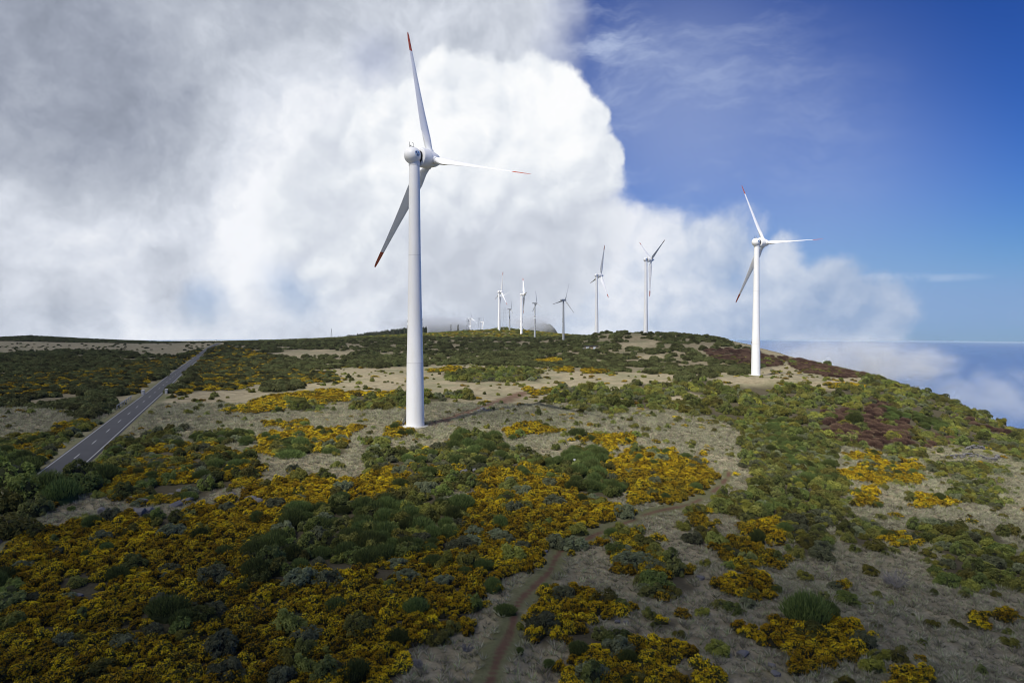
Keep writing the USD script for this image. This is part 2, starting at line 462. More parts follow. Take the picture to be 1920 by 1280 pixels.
def calm(x, y):
    """0 on the road, the paths and the turbine's pad, 1 on open ground."""
    q = np.stack([x, y], -1).reshape(-1, 2)
    a = ROAD_TREE.query(q, distance_upper_bound=30)[0]
    b = PATH_TREE.query(q, distance_upper_bound=30)[0]
    c = np.hypot(q[:, 0] - PAD[0], q[:, 1] - PAD[1])
    return (sstep(np.minimum(a, 30), 3.0, 6.0) * sstep(np.minimum(b, 30), 0.5, 1.9) * sstep(c, 3, 7)).reshape(np.shape(x))


def plantable(x, y):
    q = np.stack([x, y], -1)
    return (ROAD_TREE.query(q)[0] > 2.9) & (PATH_TREE.query(q)[0] > 0.88) & (np.hypot(x - PAD[0], y - PAD[1]) > 3.0)


def height(x, y):
    x, y = np.asarray(x, float), np.asarray(y, float)
    z = table(x, y)
    p = np.stack([x, y, 0 * x], -1)
    rough = 0.9 + 2.6 * sstep(x, 42, 70) * sstep(y, 95, 120) * (1 - sstep(y, 185, 215))      # the right-hand slope is broken ground
    n = rough * (meshkit.fbm(p / 17.0, 3, 21) - 0.5) + 0.22 * (meshkit.fbm(p / 2.6, 2, 33) - 0.5)
    q = np.stack([x, y], -1).reshape(-1, 2)
    dist, i = ROAD_TREE.query(q, distance_upper_bound=12)
    k = np.where(np.isfinite(dist), 1 - sstep(np.minimum(dist, 12), 2.8, 7.5), 0).reshape(x.shape)
    rz = (ROAD_Z[np.minimum(i, len(ROAD_Z) - 1)] - 0.10).reshape(x.shape)
    z = z + n * calm(x, y)
    return z * (1 - k) + rz * k


def ground(x, y):
    return float(height(np.array([x]), np.array([y]))[0])

# ------------------------------------------------------------------ what grows where, as traced over the land in view
GRASS, GORSE, SHRUB, BROOM, RUST, BARE, SCRUB, MIX = range(8)
W, Hh = 1920, 1280
_im = Image.new("L", (W, Hh), GRASS)
_dr = ImageDraw.Draw(_im)
ZONES = [
    (SCRUB, [(420, 640), (520, 636), (760, 632), (900, 634), (1050, 632), (1110, 624), (1210, 618), (1300, 622), (1360, 640), (1430, 664), (1440, 690), (1400, 703), (1280, 700), (1180, 697), (1060, 690), (900, 684), (800, 685), (640, 690), (540, 695), (480, 690), (430, 668)]),
    (GRASS, [(1160, 643), (1230, 638), (1240, 645), (1200, 653), (1165, 653)]), (GRASS, [(500, 662), (560, 655), (680, 658), (640, 668), (540, 672)]), (GRASS, [(1190, 668), (1240, 664), (1250, 674), (1200, 676)]),
    (RUST, [(1320, 656), (1400, 655), (1450, 668), (1470, 688), (1400, 684), (1330, 676)]), (RUST, [(1460, 668), (1520, 676), (1600, 690), (1640, 704), (1560, 708), (1505, 698)]),
    (MIX, [(300, 700), (360, 660), (420, 648), (470, 656), (520, 668), (500, 692), (620, 700), (640, 713), (560, 720), (480, 722), (400, 735), (325, 738), (322, 715)]),
    (SCRUB, [(280, 702), (330, 688), (365, 690), (370, 710), (330, 735), (290, 738)]), (SCRUB, [(480, 728), (520, 716), (570, 720), (575, 728), (490, 734)]),
    (SCRUB, [(0, 664), (100, 658), (190, 658), (300, 666), (335, 676), (260, 692), (150, 692), (60, 702), (0, 704)]), (MIX, [(0, 705), (100, 698), (200, 690), (300, 672), (345, 668), (300, 700), (262, 732), (200, 762), (150, 765), (130, 740), (60, 748), (0, 745)]),
    (SCRUB, [(0, 752), (90, 745), (220, 726), (240, 738), (200, 772), (150, 790), (140, 770), (60, 766), (0, 762)]), (GORSE, [(90, 800), (180, 788), (200, 798), (150, 818), (95, 818)]),
    (MIX, [(0, 830), (60, 818), (110, 815), (130, 840), (80, 870), (0, 880)]), (BROOM, [(0, 850), (60, 858), (72, 890), (40, 930), (0, 945)]), (SHRUB, [(60, 835), (120, 815), (160, 800), (170, 815), (110, 850), (70, 860)]),
    (GORSE, [(420, 775), (470, 757), (480, 744), (540, 737), (620, 732), (690, 735), (755, 740), (755, 746), (640, 751), (560, 766), (480, 776)]),
    (SHRUB, [(540, 755), (600, 752), (600, 768), (540, 770)]), (SHRUB, [(655, 742), (755, 744), (800, 742), (880, 738), (900, 748), (820, 756), (740, 762), (660, 770)]),
    (SHRUB, [(830, 700), (880, 690), (960, 690), (1010, 694), (1018, 712), (900, 718), (840, 714)]), (GORSE, [(805, 692), (860, 688), (860, 697), (805, 698)]),
    (GORSE, [(1000, 675), (1050, 668), (1062, 680), (1010, 684)]), (GORSE, [(1035, 688), (1075, 688), (1072, 694), (1040, 694)]), (GORSE, [(1090, 690), (1142, 692), (1132, 698), (1095, 697)]), (GORSE, [(990, 730), (1042, 728), (1036, 738), (995, 740)]),
    (SHRUB, [(1008, 757), (1050, 725), (1110, 720), (1150, 735), (1182, 762), (1172, 776), (1100, 772), (1060, 760)]),
    (SHRUB, [(1140, 737), (1200, 720), (1330, 714), (1430, 728), (1500, 723), (1560, 735), (1640, 704), (1740, 724), (1850, 778), (1925, 812), (1925, 868), (1850, 842), (1800, 832), (1700, 832), (1640, 846), (1580, 832), (1545, 880), (1590, 920), (1500, 960), (1420, 930), (1385, 870), (1392, 812), (1335, 790), (1280, 775), (1200, 768), (1180, 748)]),
    (GRASS, [(1250, 742), (1310, 740), (1320, 750), (1260, 754)]), (GRASS, [(1360, 706), (1420, 703), (1560, 714), (1540, 726), (1440, 724), (1350, 720)]), (GORSE, [(1545, 722), (1615, 720), (1620, 729), (1548, 729)]), (GORSE, [(1800, 720), (1801, 720), (1801, 721)]),
    (SCRUB, [(1260, 705), (1340, 700), (1345, 715), (1265, 716)]),
    (RUST, [(1540, 782), (1572, 768), (1604, 780), (1618, 822), (1588, 830), (1548, 816)]), (RUST, [(1612, 790), (1630, 752), (1660, 762), (1702, 792), (1712, 826), (1668, 846), (1620, 842), (1604, 822)]), (RUST, [(1736, 820), (1780, 824), (1774, 842), (1742, 838)]), (RUST, [(1800, 780), (1850, 792), (1890, 815), (1880, 822), (1830, 800)]), (BROOM, [(1650, 770), (1690, 775), (1700, 790), (1660, 784)]), (BROOM, [(1720, 775), (1770, 790), (1760, 812), (1725, 800)]),
    (BROOM, [(1440, 800), (1470, 800), (1510, 850), (1490, 872), (1445, 852)]), (BROOM, [(1480, 872), (1560, 876), (1592, 895), (1590, 915), (1490, 905)]),
    (GRASS, [(1560, 835), (1580, 834), (1640, 850), (1700, 845), (1780, 840), (1830, 850), (1920, 872), (1920, 930), (1740, 915), (1700, 870), (1620, 862)]),
    (SHRUB, [(1740, 875), (1800, 868), (1900, 880), (1905, 892), (1800, 892), (1745, 890)]), (SHRUB, [(1800, 895), (1870, 905), (1872, 920), (1805, 910)]), (SHRUB, [(1650, 838), (1740, 840), (1745, 860), (1690, 862)]),
    (GORSE, [(1590, 845), (1640, 850), (1655, 866), (1612, 868)]), (GORSE, [(1580, 885), (1640, 868), (1690, 860), (1735, 880), (1735, 903), (1650, 915), (1590, 905)]),
    (SHRUB, [(1355, 930), (1440, 926), (1560, 935), (1602, 960), (1540, 992), (1480, 992), (1400, 982), (1350, 962)]), (GORSE, [(1590, 920), (1650, 925), (1650, 950), (1600, 948)]), (GORSE, [(1700, 930), (1740, 926), (1795, 935), (1790, 955), (1720, 950)]), (SHRUB, [(1780, 915), (1830, 915), (1890, 940), (1900, 960), (1840, 955), (1790, 940)]),
    (GORSE, [(1652, 1000), (1690, 994), (1718, 1018), (1690, 1030), (1655, 1022)]), (SHRUB, [(1580, 985), (1640, 978), (1655, 1000), (1640, 1032), (1590, 1020)]),
    (SHRUB, [(1700, 985), (1780, 985), (1860, 998), (1885, 1020), (1890, 1045), (1925, 1050), (1925, 1110), (1860, 1112), (1790, 1100), (1750, 1075), (1770, 1050), (1740, 1020), (1705, 1005)]),
    (SHRUB, [(1455, 970), (1510, 968), (1520, 1000), (1470, 1000)]), (GORSE, [(1400, 985), (1440, 980), (1482, 1012), (1440, 1022), (1392, 996)]), (GORSE, [(1330, 1012), (1400, 1012), (1462, 1040), (1484, 1062), (1380, 1066), (1330, 1032)]), (SHRUB, [(1480, 1005), (1560, 1010), (1570, 1040), (1500, 1045)]),
    (GORSE, [(1350, 1088), (1400, 1082), (1448, 1095), (1440, 1122), (1400, 1128), (1350, 1112)]),
    (MIX, [(1140, 1003), (1200, 992), (1240, 1040), (1295, 1075), (1302, 1100), (1240, 1122), (1200, 1082), (1150, 1062)]), (GORSE, [(1280, 955), (1330, 960), (1342, 982), (1288, 986)]), (SHRUB, [(1275, 985), (1330, 985), (1360, 1010), (1300, 1020)]),
    (GORSE, [(1372, 1180), (1440, 1165), (1530, 1150), (1600, 1168), (1640, 1200), (1622, 1235), (1570, 1252), (1500, 1238), (1425, 1212)]), (GORSE, [(1475, 1256), (1530, 1245), (1542, 1266), (1500, 1274)]),
    (GORSE, [(1232, 1162), (1262, 1160), (1288, 1168), (1285, 1183), (1236, 1184)]), (GORSE, [(1822, 1150), (1860, 1155), (1855, 1178), (1825, 1172)]), (GORSE, [(1880, 1146), (1915, 1150), (1910, 1170), (1880, 1166)]), (GORSE, [(1670, 1262), (1745, 1255), (1755, 1282), (1670, 1282)]),
    (GORSE, [(1565, 1092), (1593, 1096), (1590, 1112), (1562, 1108)]),
    (SHRUB, [(690, 845), (760, 838), (830, 842), (870, 815), (920, 812), (960, 842), (1010, 855), (1040, 870), (1000, 885), (960, 880), (880, 905), (800, 960), (640, 960), (620, 920), (680, 882)]),
    (BROOM, [(840, 830), (920, 814), (960, 842), (950, 870), (880, 872)]), (MIX, [(740, 870), (800, 850), (880, 870), (820, 900), (740, 905)]),
    (BROOM, [(1015, 868), (1050, 862), (1110, 850), (1142, 870), (1140, 890), (1090, 905), (1020, 890)]), (BROOM, [(1060, 900), (1120, 895), (1160, 915), (1140, 930), (1080, 925)]),
    (GORSE, [(935, 802), (1000, 794), (1052, 806), (1032, 816), (960, 824), (940, 816)]), (GORSE, [(1080, 822), (1120, 813), (1180, 820), (1188, 828), (1150, 842), (1115, 838)]),
    (GORSE, [(1138, 852), (1180, 845), (1270, 845), (1330, 868), (1352, 900), (1328, 930), (1290, 950), (1240, 946), (1180, 950), (1160, 910), (1100, 886)]),
    (GORSE, [(480, 822), (560, 805), (690, 806), (650, 830), (600, 846), (520, 856), (480, 852)]), (BROOM, [(515, 838), (555, 832), (580, 848), (560, 862), (520, 860)]), (SHRUB, [(600, 840), (640, 834), (645, 850), (605, 853)]), (GORSE, [(500, 795), (570, 790), (575, 799), (505, 808)]), (GORSE, [(720, 800), (770, 792), (775, 815), (725, 825)]),
    (SHRUB, [(680, 825), (735, 820), (740, 845), (685, 842)]),
    (BROOM, [(360, 815), (420, 808), (470, 815), (465, 835), (370, 838)]), (SHRUB, [(165, 852), (230, 818), (340, 803), (350, 826), (250, 842), (200, 850)]),
    (MIX, [(150, 868), (200, 842), (300, 838), (400, 834), (485, 852), (485, 905), (400, 930), (300, 945), (210, 945), (180, 900)]), (BROOM, [(75, 892), (130, 870), (190, 872), (185, 895), (90, 912)]), (GORSE, [(36, 940), (90, 935), (100, 960), (45, 965)]), (SHRUB, [(0, 945), (35, 940), (40, 970), (0, 985)]),
    (GORSE, [(0, 1008), (110, 986), (200, 972), (330, 962), (450, 946), (480, 905), (560, 890), (640, 900), (700, 880), (745, 880), (800, 960), (850, 975), (880, 905), (960, 872), (1040, 882), (1100, 930), (1180, 960), (1192, 984), (1100, 1018), (1040, 1058), (1000, 1062), (950, 1075), (925, 1110), (890, 1160), (840, 1214), (775, 1215), (740, 1290), (-20, 1290)]),
    (BROOM, [(560, 962), (640, 940), (700, 950), (760, 932), (830, 932), (882, 952), (850, 1000), (790, 1030), (740, 1050), (660, 1072), (600, 1060), (540, 1090), (480, 1100), (470, 1052), (530, 1012)]),
    (SHRUB, [(250, 970), (330, 962), (345, 985), (280, 1000)]), (BROOM, [(260, 1140), (330, 1130), (360, 1170), (320, 1205), (270, 1190)]), (SHRUB, [(120, 1090), (180, 1080), (180, 1115), (130, 1120)]), (BROOM, [(0, 1080), (40, 1090), (45, 1150), (0, 1160)]),
    (GORSE, [(1000, 1088), (1060, 1100), (1110, 1112), (1180, 1146), (1130, 1166), (1090, 1180), (1110, 1190), (1050, 1205), (998, 1192), (990, 1160)]), (GORSE, [(1040, 1240), (1100, 1216), (1170, 1202), (1240, 1200), (1308, 1216), (1300, 1232), (1255, 1244), (1340, 1290), (1035, 1290)]),
    (GRASS, [(1270, 1290), (1300, 1245), (1380, 1240), (1400, 1290)]), (GORSE, [(1270, 1262), (1330, 1258), (1345, 1290), (1255, 1290)]),
    (SHRUB, [(1070, 1200), (1120, 1180), (1190, 1185), (1195, 1215), (1110, 1225)]),
]
for code, poly in ZONES:
    _dr.polygon(poly, fill=code)
LABELS = np.array(_im)


def zone_of(x, y, z):
    """The plant cover at a point of the land; where the photo does not show it, patches go on at random."""
    px, py, d = project(np.stack([x, y, z], -1))
    p = np.stack([px / 34, py / 17, 0 * px], -1)
    amp = np.clip((py - 600) / 300, 0.12, 1.0)
    wx = (meshkit.fbm(p, 3, 51) - 0.5) * 62 * amp
    wy = (meshkit.fbm(p, 3, 77) - 0.5) * 34 * amp
    ix, iy = np.round(px + wx).astype(int), np.round(py + wy).astype(int)
    seen = (d > 1) & (px > -40) & (px < W + 40) & (py < Hh + 60)
    ix, iy = np.clip(ix, 0, W - 1), np.clip(iy, 0, Hh - 1)
    r = meshkit.fbm(np.stack([x / 28, y / 28, 0 * x], -1), 4, 91)
    wild = np.where(r > 0.56, GORSE, np.where(r < 0.40, SHRUB, GRASS))
    return np.where(seen, LABELS[iy, ix], wild)


# ------------------------------------------------------------------ the land as one sheet
def ground_material():
    g = Graph()
    p = g.node("geometry", "position")
    n1 = g.noise(p, 0.07, 5.0, 0.6)
    n2 = g.noise(p, 0.55, 6.0, 0.65)
    n3 = g.noise(p, 5.0, 4.0, 0.6)
    squash = g.node("mapping", "vector", mapping_type="point", vector=p, scale=(0.4, 1.0, 1.0), rotation=(0, 0, 0.5))
    n4 = g.noise(squash, 0.9, 4.0, 0.6)
    c = g.node("rgb_ramp", "color", fac=g.lin(n2, 0.3, 0.72), ramp=[(0.0, (0.185, 0.152, 0.094)), (0.4, (0.282, 0.240, 0.155)), (0.75, (0.345, 0.297, 0.197)), (1.0, (0.40, 0.352, 0.248))])
    c = g.mix(g.mul(g.smooth(n1, 0.45, 0.62), 0.6), c, (0.175, 0.178, 0.098))
    c = g.mix(g.mul(g.smooth(n4, 0.56, 0.74), 0.32), c, (0.20, 0.15, 0.115))
    c = g.mix(1.0, c, g.node("rgb_ramp", "color", fac=n3, ramp=[(0.25, (0.82, 0.82, 0.82)), (0.75, (1.18, 1.18, 1.18))]), "multiply")
    n6 = g.noise(p, 1.7, 5.0, 0.7)
    c = g.mix(1.0, c, g.node("rgb_ramp", "color", fac=n6, ramp=[(0.3, (0.82, 0.83, 0.80)), (0.7, (1.16, 1.15, 1.11))]), "multiply")
    litter = g.node("attribute", "color", attribute="col")
    lr = g.node("separate_color", "r", color_type="rgb", color=litter)
    lg = g.node("separate_color", "g", color_type="rgb", color=litter)
    lb = g.node("separate_color", "b", color_type="rgb", color=litter)
    c = g.mix(g.mul(lr, 0.85), c, g.mix(n3, (0.028, 0.028, 0.014), (0.075, 0.060, 0.035)))
    c = g.mix(lg, c, g.mix(n3, (0.07, 0.085, 0.028), (0.14, 0.15, 0.06)))          # green turf
    c = g.mix(lb, c, g.mix(n2, (0.085, 0.046, 0.030), (0.19, 0.105, 0.070)))         # trodden red earth
    bmp = g.node("bump", "normal", height=g.add(g.mul(n3, 0.6), n2), strength=0.5, distance=0.25)
    s = g.node("principled_bsdf", "BSDF", base_color=c, roughness=0.95, specular_ior_level=0.1, normal=bmp)
    return g.make("/World/Looks/dry_grassland", surface=s)


def build_ground():
    a = np.radians(np.r_[np.linspace(-180, -46, 40)[:-1], np.linspace(-46, 46, 620), np.linspace(46, 180, 40)[1:-1]])
    r = [9.0]
    while r[-1] < 3250:
        r.append(r[-1] * (1.0068 if r[-1] < 260 else 1.009 if r[-1] < 700 else 1.035))
    r = np.array(r)
    rr, aa = np.meshgrid(r, a, indexing="ij")
    x, y = rr * np.sin(aa), rr * np.cos(aa)
    z = height(x, y)
    z = np.maximum(z - np.maximum(rr - 3000, 0) * 6.0, -1420)
    cls = zone_of(x.ravel(), y.ravel(), z.ravel()).reshape(x.shape)
    thick = np.isin(cls, [GORSE, SHRUB, BROOM, MIX, RUST, SCRUB]).astype(float)
    thick = gaussian_filter(thick, 1.2) * calm(x, y)
    thick[cls == SCRUB] *= 0.45
    q = np.stack([x, y], -1).reshape(-1, 2)
    dr = np.minimum(ROAD_TREE.query(q, distance_upper_bound=20)[0], 20).reshape(x.shape)
    trees = {k: cKDTree(v) for k, v in PATH_C.items()}
    df = np.minimum(trees["foot_path"].query(q, distance_upper_bound=9)[0], 9).reshape(x.shape)
    dt = np.minimum(trees["dirt_track"].query(q, distance_upper_bound=20)[0], 20).reshape(x.shape)
    n = meshkit.fbm(np.stack([x / 1.6, y / 1.6, 0 * x], -1), 3, 8)
    green = (1 - sstep(df + (n - 0.5) * 1.6, 0.5, 1.3)) * 0.72 + (1 - sstep(dr, 2.5, 4.5)) * 0.5
    soft = meshkit.fbm(np.stack([x / 14, y / 22, 0 * x], -1), 3, 12)
    px, py, d = project(np.stack([x, y, z], -1))
    green += 0.75 * sstep(soft, 0.40, 0.58) * np.exp(-(((px - 930) / 110) ** 2 + ((py - 790) / 24) ** 2)) * (d > 0)
    red = (1 - sstep(df + (n - 0.5) * 0.3, 0.14, 0.34)) * 0.95 * sstep(meshkit.fbm(np.stack([x / 5, y / 5, 0 * x], -1), 2, 14), 0.2, 0.45)
    red = np.maximum(red, (1 - sstep(dt + (n - 0.5) * 2.5, 0.6, 3.0)) * 0.85)
    nr, na = x.shape
    v = np.stack([x, y, z], -1).reshape(-1, 3)
    i, j = np.meshgrid(np.arange(nr - 1), np.arange(na), indexing="ij")
    k = (j + 1) % na
    f = np.stack([i * na + j, i * na + k, (i + 1) * na + k, (i + 1) * na + j], -1).reshape(-1, 4)
    f = f[:, ::-1]
    f = np.vstack([f[:, [0, 1, 2]], f[:, [0, 2, 3]]])
    v = np.vstack([v, [[0, 0, ground(0, 0)]]])
    fan = np.stack([np.full(na, len(v) - 1), (np.arange(na) + 1) % na, np.arange(na)], 1)
    col = np.vstack([np.stack([thick, np.clip(green, 0, 1), np.clip(red, 0, 1)], -1).reshape(-1, 3), [[0, 0, 0]]])
    o = obj("ground", (v, np.vstack([f, fan])), ground_material(), smooth=True, col=col)
    tag(o, kind="structure")


build_ground()


def ribbon(centre, normal, offsets, zs):
    """A sheet along a line: offsets to the right in metres, zs an array (n, len(offsets)) of heights."""
    n, m = len(centre), len(offsets)
    v = np.concatenate([np.stack([centre[:, 0] + normal[:, 0] * o, centre[:, 1] + normal[:, 1] * o, zs[:, k]], -1)[:, None] for k, o in enumerate(offsets)], 1).reshape(-1, 3)
    i, j = np.meshgrid(np.arange(n - 1), np.arange(m - 1), indexing="ij")
    f = np.stack([i * m + j, i * m + j + 1, (i + 1) * m + j + 1, (i + 1) * m + j], -1).reshape(-1, 4)
    return v, np.vstack([f[:, [0, 1, 2]], f[:, [0, 2, 3]]])


def build_road():
    g = Graph()
    p = g.node("geometry", "position")
    n = g.noise(p, 0.35, 6.0, 0.65)
    n2 = g.noise(p, 14.0, 3.0, 0.6)
    c = g.mix(n, (0.040, 0.041, 0.045), (0.075, 0.075, 0.080))
    c = g.mix(1.0, c, g.node("rgb_ramp", "color", fac=n2, ramp=[(0.2, (0.8, 0.8, 0.8)), (0.8, (1.2, 1.2, 1.2))]), "multiply")
    asphalt = g.make("/World/Looks/asphalt", surface=g.node("principled_bsdf", "BSDF", base_color=c, roughness=0.8, specular_ior_level=0.3))
    z = ROAD_Z[:, None]
    road = thing("road", None, None)
    tag(road, kind="structure")
    obj("carriageway", ribbon(ROAD_C, ROAD_N, [-2.2, -1.95, -1.0, 0, 1.0, 1.95, 2.2], z + np.array([[-0.3, 0, 0.03, 0.05, 0.03, 0, -0.3]])), asphalt, road, smooth=True)
    for side in (-1, 1):
        obj("edge_line", ribbon(ROAD_C, ROAD_N, [side * 1.72 - 0.05, side * 1.72 + 0.05], z + np.array([[0.016, 0.016]])), ROADPAINT, road)
    k = 3
    while k < len(ROAD_C) - 4:
        i = slice(k, k + 3)
        obj("lane_dash", ribbon(ROAD_C[i], ROAD_N[i], [-0.05, 0.05], z[i] + np.array([[0.055, 0.055]])), ROADPAINT, road)
        k += 7


build_road()


def build_sea():
    earth, below = 6371000.0, -1345.0
    d = np.r_[600, 1000, 1600, 2500, 4000, np.geomspace(6000, 150000, 60)]
    a = np.linspace(0, 2 * np.pi, 361)[:-1]
    dd, aa = np.meshgrid(d, a, indexing="ij")
    v = np.stack([dd * np.sin(aa), dd * np.cos(aa), below - dd ** 2 / (2 * earth)], -1).reshape(-1, 3)
    i, j = np.meshgrid(np.arange(len(d) - 1), np.arange(360), indexing="ij")
    k = (j + 1) % 360
    f = np.stack([i * 360 + j, (i + 1) * 360 + j, (i + 1) * 360 + k, i * 360 + k], -1).reshape(-1, 4)
    g = Graph()
    p = g.node("geometry", "position")
    n = g.noise(g.node("mapping", "vector", mapping_type="point", vector=p, scale=(0.0002, 0.0006, 0.0002)), 1.0, 5.0, 0.6)
    c = g.mix(n, (0.02, 0.085, 0.27), (0.027, 0.10, 0.31))
    s = g.node("principled_bsdf", "BSDF", base_color=c, roughness=0.55, ior=1.33, specular_ior_level=0.28)
    tag(obj("sea", (v, f), g.make("/World/Looks/sea_water", surface=s), smooth=True), kind="structure")


build_sea()

# ------------------------------------------------------------------ far hills in the mist
def far_hills():
    g = Graph()
    p = g.node("geometry", "position")
    c = g.mix(g.noise(p, 0.03, 5.0, 0.65), (0.035, 0.045, 0.025), (0.13, 0.12, 0.075))
    mat = g.make("/World/Looks/far_hillside", surface=g.node("principled_bsdf", "BSDF", base_color=c, roughness=0.95))
    for depth, pts_, seed in ((1600, [(940, 660), (965, 640), (990, 618), (1008, 607), (1022, 604), (1036, 609), (1044, 624), (1056, 650), (1070, 670)], 1),
                              (2600, [(700, 650), (770, 622), (800, 609), (815, 607), (828, 611), (845, 604), (856, 603), (870, 610), (890, 622), (930, 640), (960, 650)], 2)):
        xs = np.linspace(pts_[0][0], pts_[-1][0], 70)
        ys = np.interp(xs, *np.array(pts_).T)
        ys = gaussian_filter(ys, 2.0) + (meshkit.fbm(np.stack([xs / 6, xs * 0, xs * 0 + seed], -1), 3, seed) - 0.5) * 4
        rows, prof = [], [(-260, 70), (-190, 40), (-120, 16), (-60, 4), (0, 0), (70, 6), (160, 30), (300, 90)]
        k = (xs - xs[0]) / (xs[-1] - xs[0])
        for dy, drop in prof:
            dd = depth + dy
            crest = CAM_Z + (610 - ys) / FOCAL * depth
            x = (xs - 960) / FOCAL * depth
            z = crest - drop * (0.8 + 0.5 * meshkit.fbm(np.stack([x / 60, 0 * x + dy / 60, 0 * x], -1), 3, 4)) - 5 * (meshkit.fbm(np.stack([x / 25, 0 * x + dy / 25, 0 * x], -1), 3, 14) - 0.5) * (abs(dy) > 1)
            rows.append(np.stack([x, np.full_like(x, dd), z], -1))
        v = np.vstack(rows)
        m = len(xs)
        i, j = np.meshgrid(np.arange(len(prof) - 1), np.arange(m - 1), indexing="ij")
        f = np.stack([i * m + j, i * m + j + 1, (i + 1) * m + j + 1, (i + 1) * m + j], -1).reshape(-1, 4)
        tag(obj("hill", (v, f), mat, smooth=True), kind="structure")


far_hills()

# ------------------------------------------------------------------ wind turbines
def airfoil(n=20):
    """Closed outline, chord from 0 (leading edge) to 1 along x."""
    t = np.linspace(0, np.pi, n // 2 + 1)
    x = (1 - np.cos(t)) / 2
    y = 5 * (0.2969 * np.sqrt(x) - 0.126 * x - 0.3516 * x ** 2 + 0.2843 * x ** 3 - 0.1036 * x ** 4)
    return np.r_[np.stack([x, y], 1), np.stack([x, -y], 1)[1:-1][::-1]]      # thickness 1 at full scale: times t/c


def blade_sections(R, root, chord_max, tip_chord, pitch):
    """(radius, chord, relative thickness, twist) along the blade."""
    r = np.array([root, root + 0.035 * R, root + 0.07 * R, 0.16 * R, 0.21 * R, 0.27 * R, 0.35 * R, 0.45 * R, 0.55 * R, 0.65 * R, 0.75 * R, 0.845 * R, 0.8451 * R, 0.9 * R, 0.95 * R, 0.985 * R, 0.997 * R, R])
    circ = 0.042 * R if root > 1 else 0.042 * R
    c = np.interp(r / R, [0.045, 0.085, 0.12, 0.21, 0.3, 0.5, 0.75, 0.9, 0.97, 0.99, 1.0], [circ, circ * 1.05, circ * 1.45, chord_max, chord_max * 0.9, chord_max * 0.62, chord_max * 0.38, tip_chord * 1.15, tip_chord * 0.9, tip_chord * 0.6, tip_chord * 0.2])
    tc = np.interp(r / R, [0.045, 0.085, 0.12, 0.21, 0.4, 1.0], [1.0, 0.98, 0.66, 0.34, 0.22, 0.14])
    tw = pitch + np.radians(np.interp(r / R, [0.05, 0.2, 0.4, 0.7, 1.0], [9, 8, 4, 1, 0]))
    return r, c, tc, tw


def blade_meshes(b, n, R, root, chord_max, tip_chord, pitch, centre):
    """The blade along b of a rotor with axis n: (main shell, tip). Feathered: the chord lies almost along the axis, leading edge upwind."""
    t = np.cross(b, n)
    r, c, tc, tw = blade_sections(R, root, chord_max, tip_chord, pitch)
    prof = airfoil()
    rings = []
    for ri, ci, ki, wi in zip(r, c, tc, tw):
        chord = -(math.cos(wi) * n + math.sin(wi) * t)
        thick = np.cross(b, chord)
        lead = 0.5 if ki > 0.9 else 0.32
        circle = np.stack([0.5 - 0.5 * np.cos(np.linspace(0, 2 * np.pi, len(prof) + 1)[:-1]), 0.5 * np.sin(np.linspace(0, 2 * np.pi, len(prof) + 1)[:-1])], 1)
        k = np.clip((ki - 0.4) / 0.55, 0, 1)
        foil = prof * [1, ki]
        q = foil * (1 - k) + circle * k
        rings.append(centre + b * ri + ci * ((q[:, :1] - lead) * chord + q[:, 1:] * thick))
    out = []
    for a, z in ((0, 12), (12, len(rings) - 1)):
        part = rings[a:z + 1]
        m = len(prof)
        v = np.vstack(part + [part[0].mean(0)[None], part[-1].mean(0)[None]])
        f = []
        for i in range(len(part) - 1):
            for j in range(m):
                k = (j + 1) % m
                f += [[i * m + j, i * m + k, (i + 1) * m + k], [i * m + j, (i + 1) * m + k, (i + 1) * m + j]]
        e = len(part) * m
        for j in range(m):
            k = (j + 1) % m
            f += [[e, k, j], [e + 1, e - m + j, e - m + k]]
        mesh = trimesh.Trimesh(v, np.array(f), process=False)
        if mesh.volume < 0:
            mesh.invert()
        out.append(mesh)
    return out


def rotor_frame(yaw, phase):
    n = np.array([math.sin(yaw), math.cos(yaw), 0.0])
    h = np.array([math.cos(yaw), -math.sin(yaw), 0.0])
    u = np.array([0, 0, 1.0])
    return n, h, [math.sin(phase + k * 2 * math.pi / 3) * h + math.cos(phase + k * 2 * math.pi / 3) * u for k in range(3)]


def on_sphere(poly, centre, radius, e, step=0.05):
    """A flat outline (metres, around the direction e) laid on a sphere as a thin raised patch."""
    from shapely.geometry import Polygon
    z = unit(e)
    x = unit(np.cross([0, 0, 1.0], z))
    y = np.cross(z, x)
    m = trimesh.creation.extrude_polygon(Polygon(poly), 0.004, engine="earcut").subdivide_to_size(step * 3)
    p = m.vertices
    m.vertices = centre + (radius + p[:, 2:3]) * unit(z + p[:, :1] / radius * x + p[:, 1:2] / radius * y)
    return m


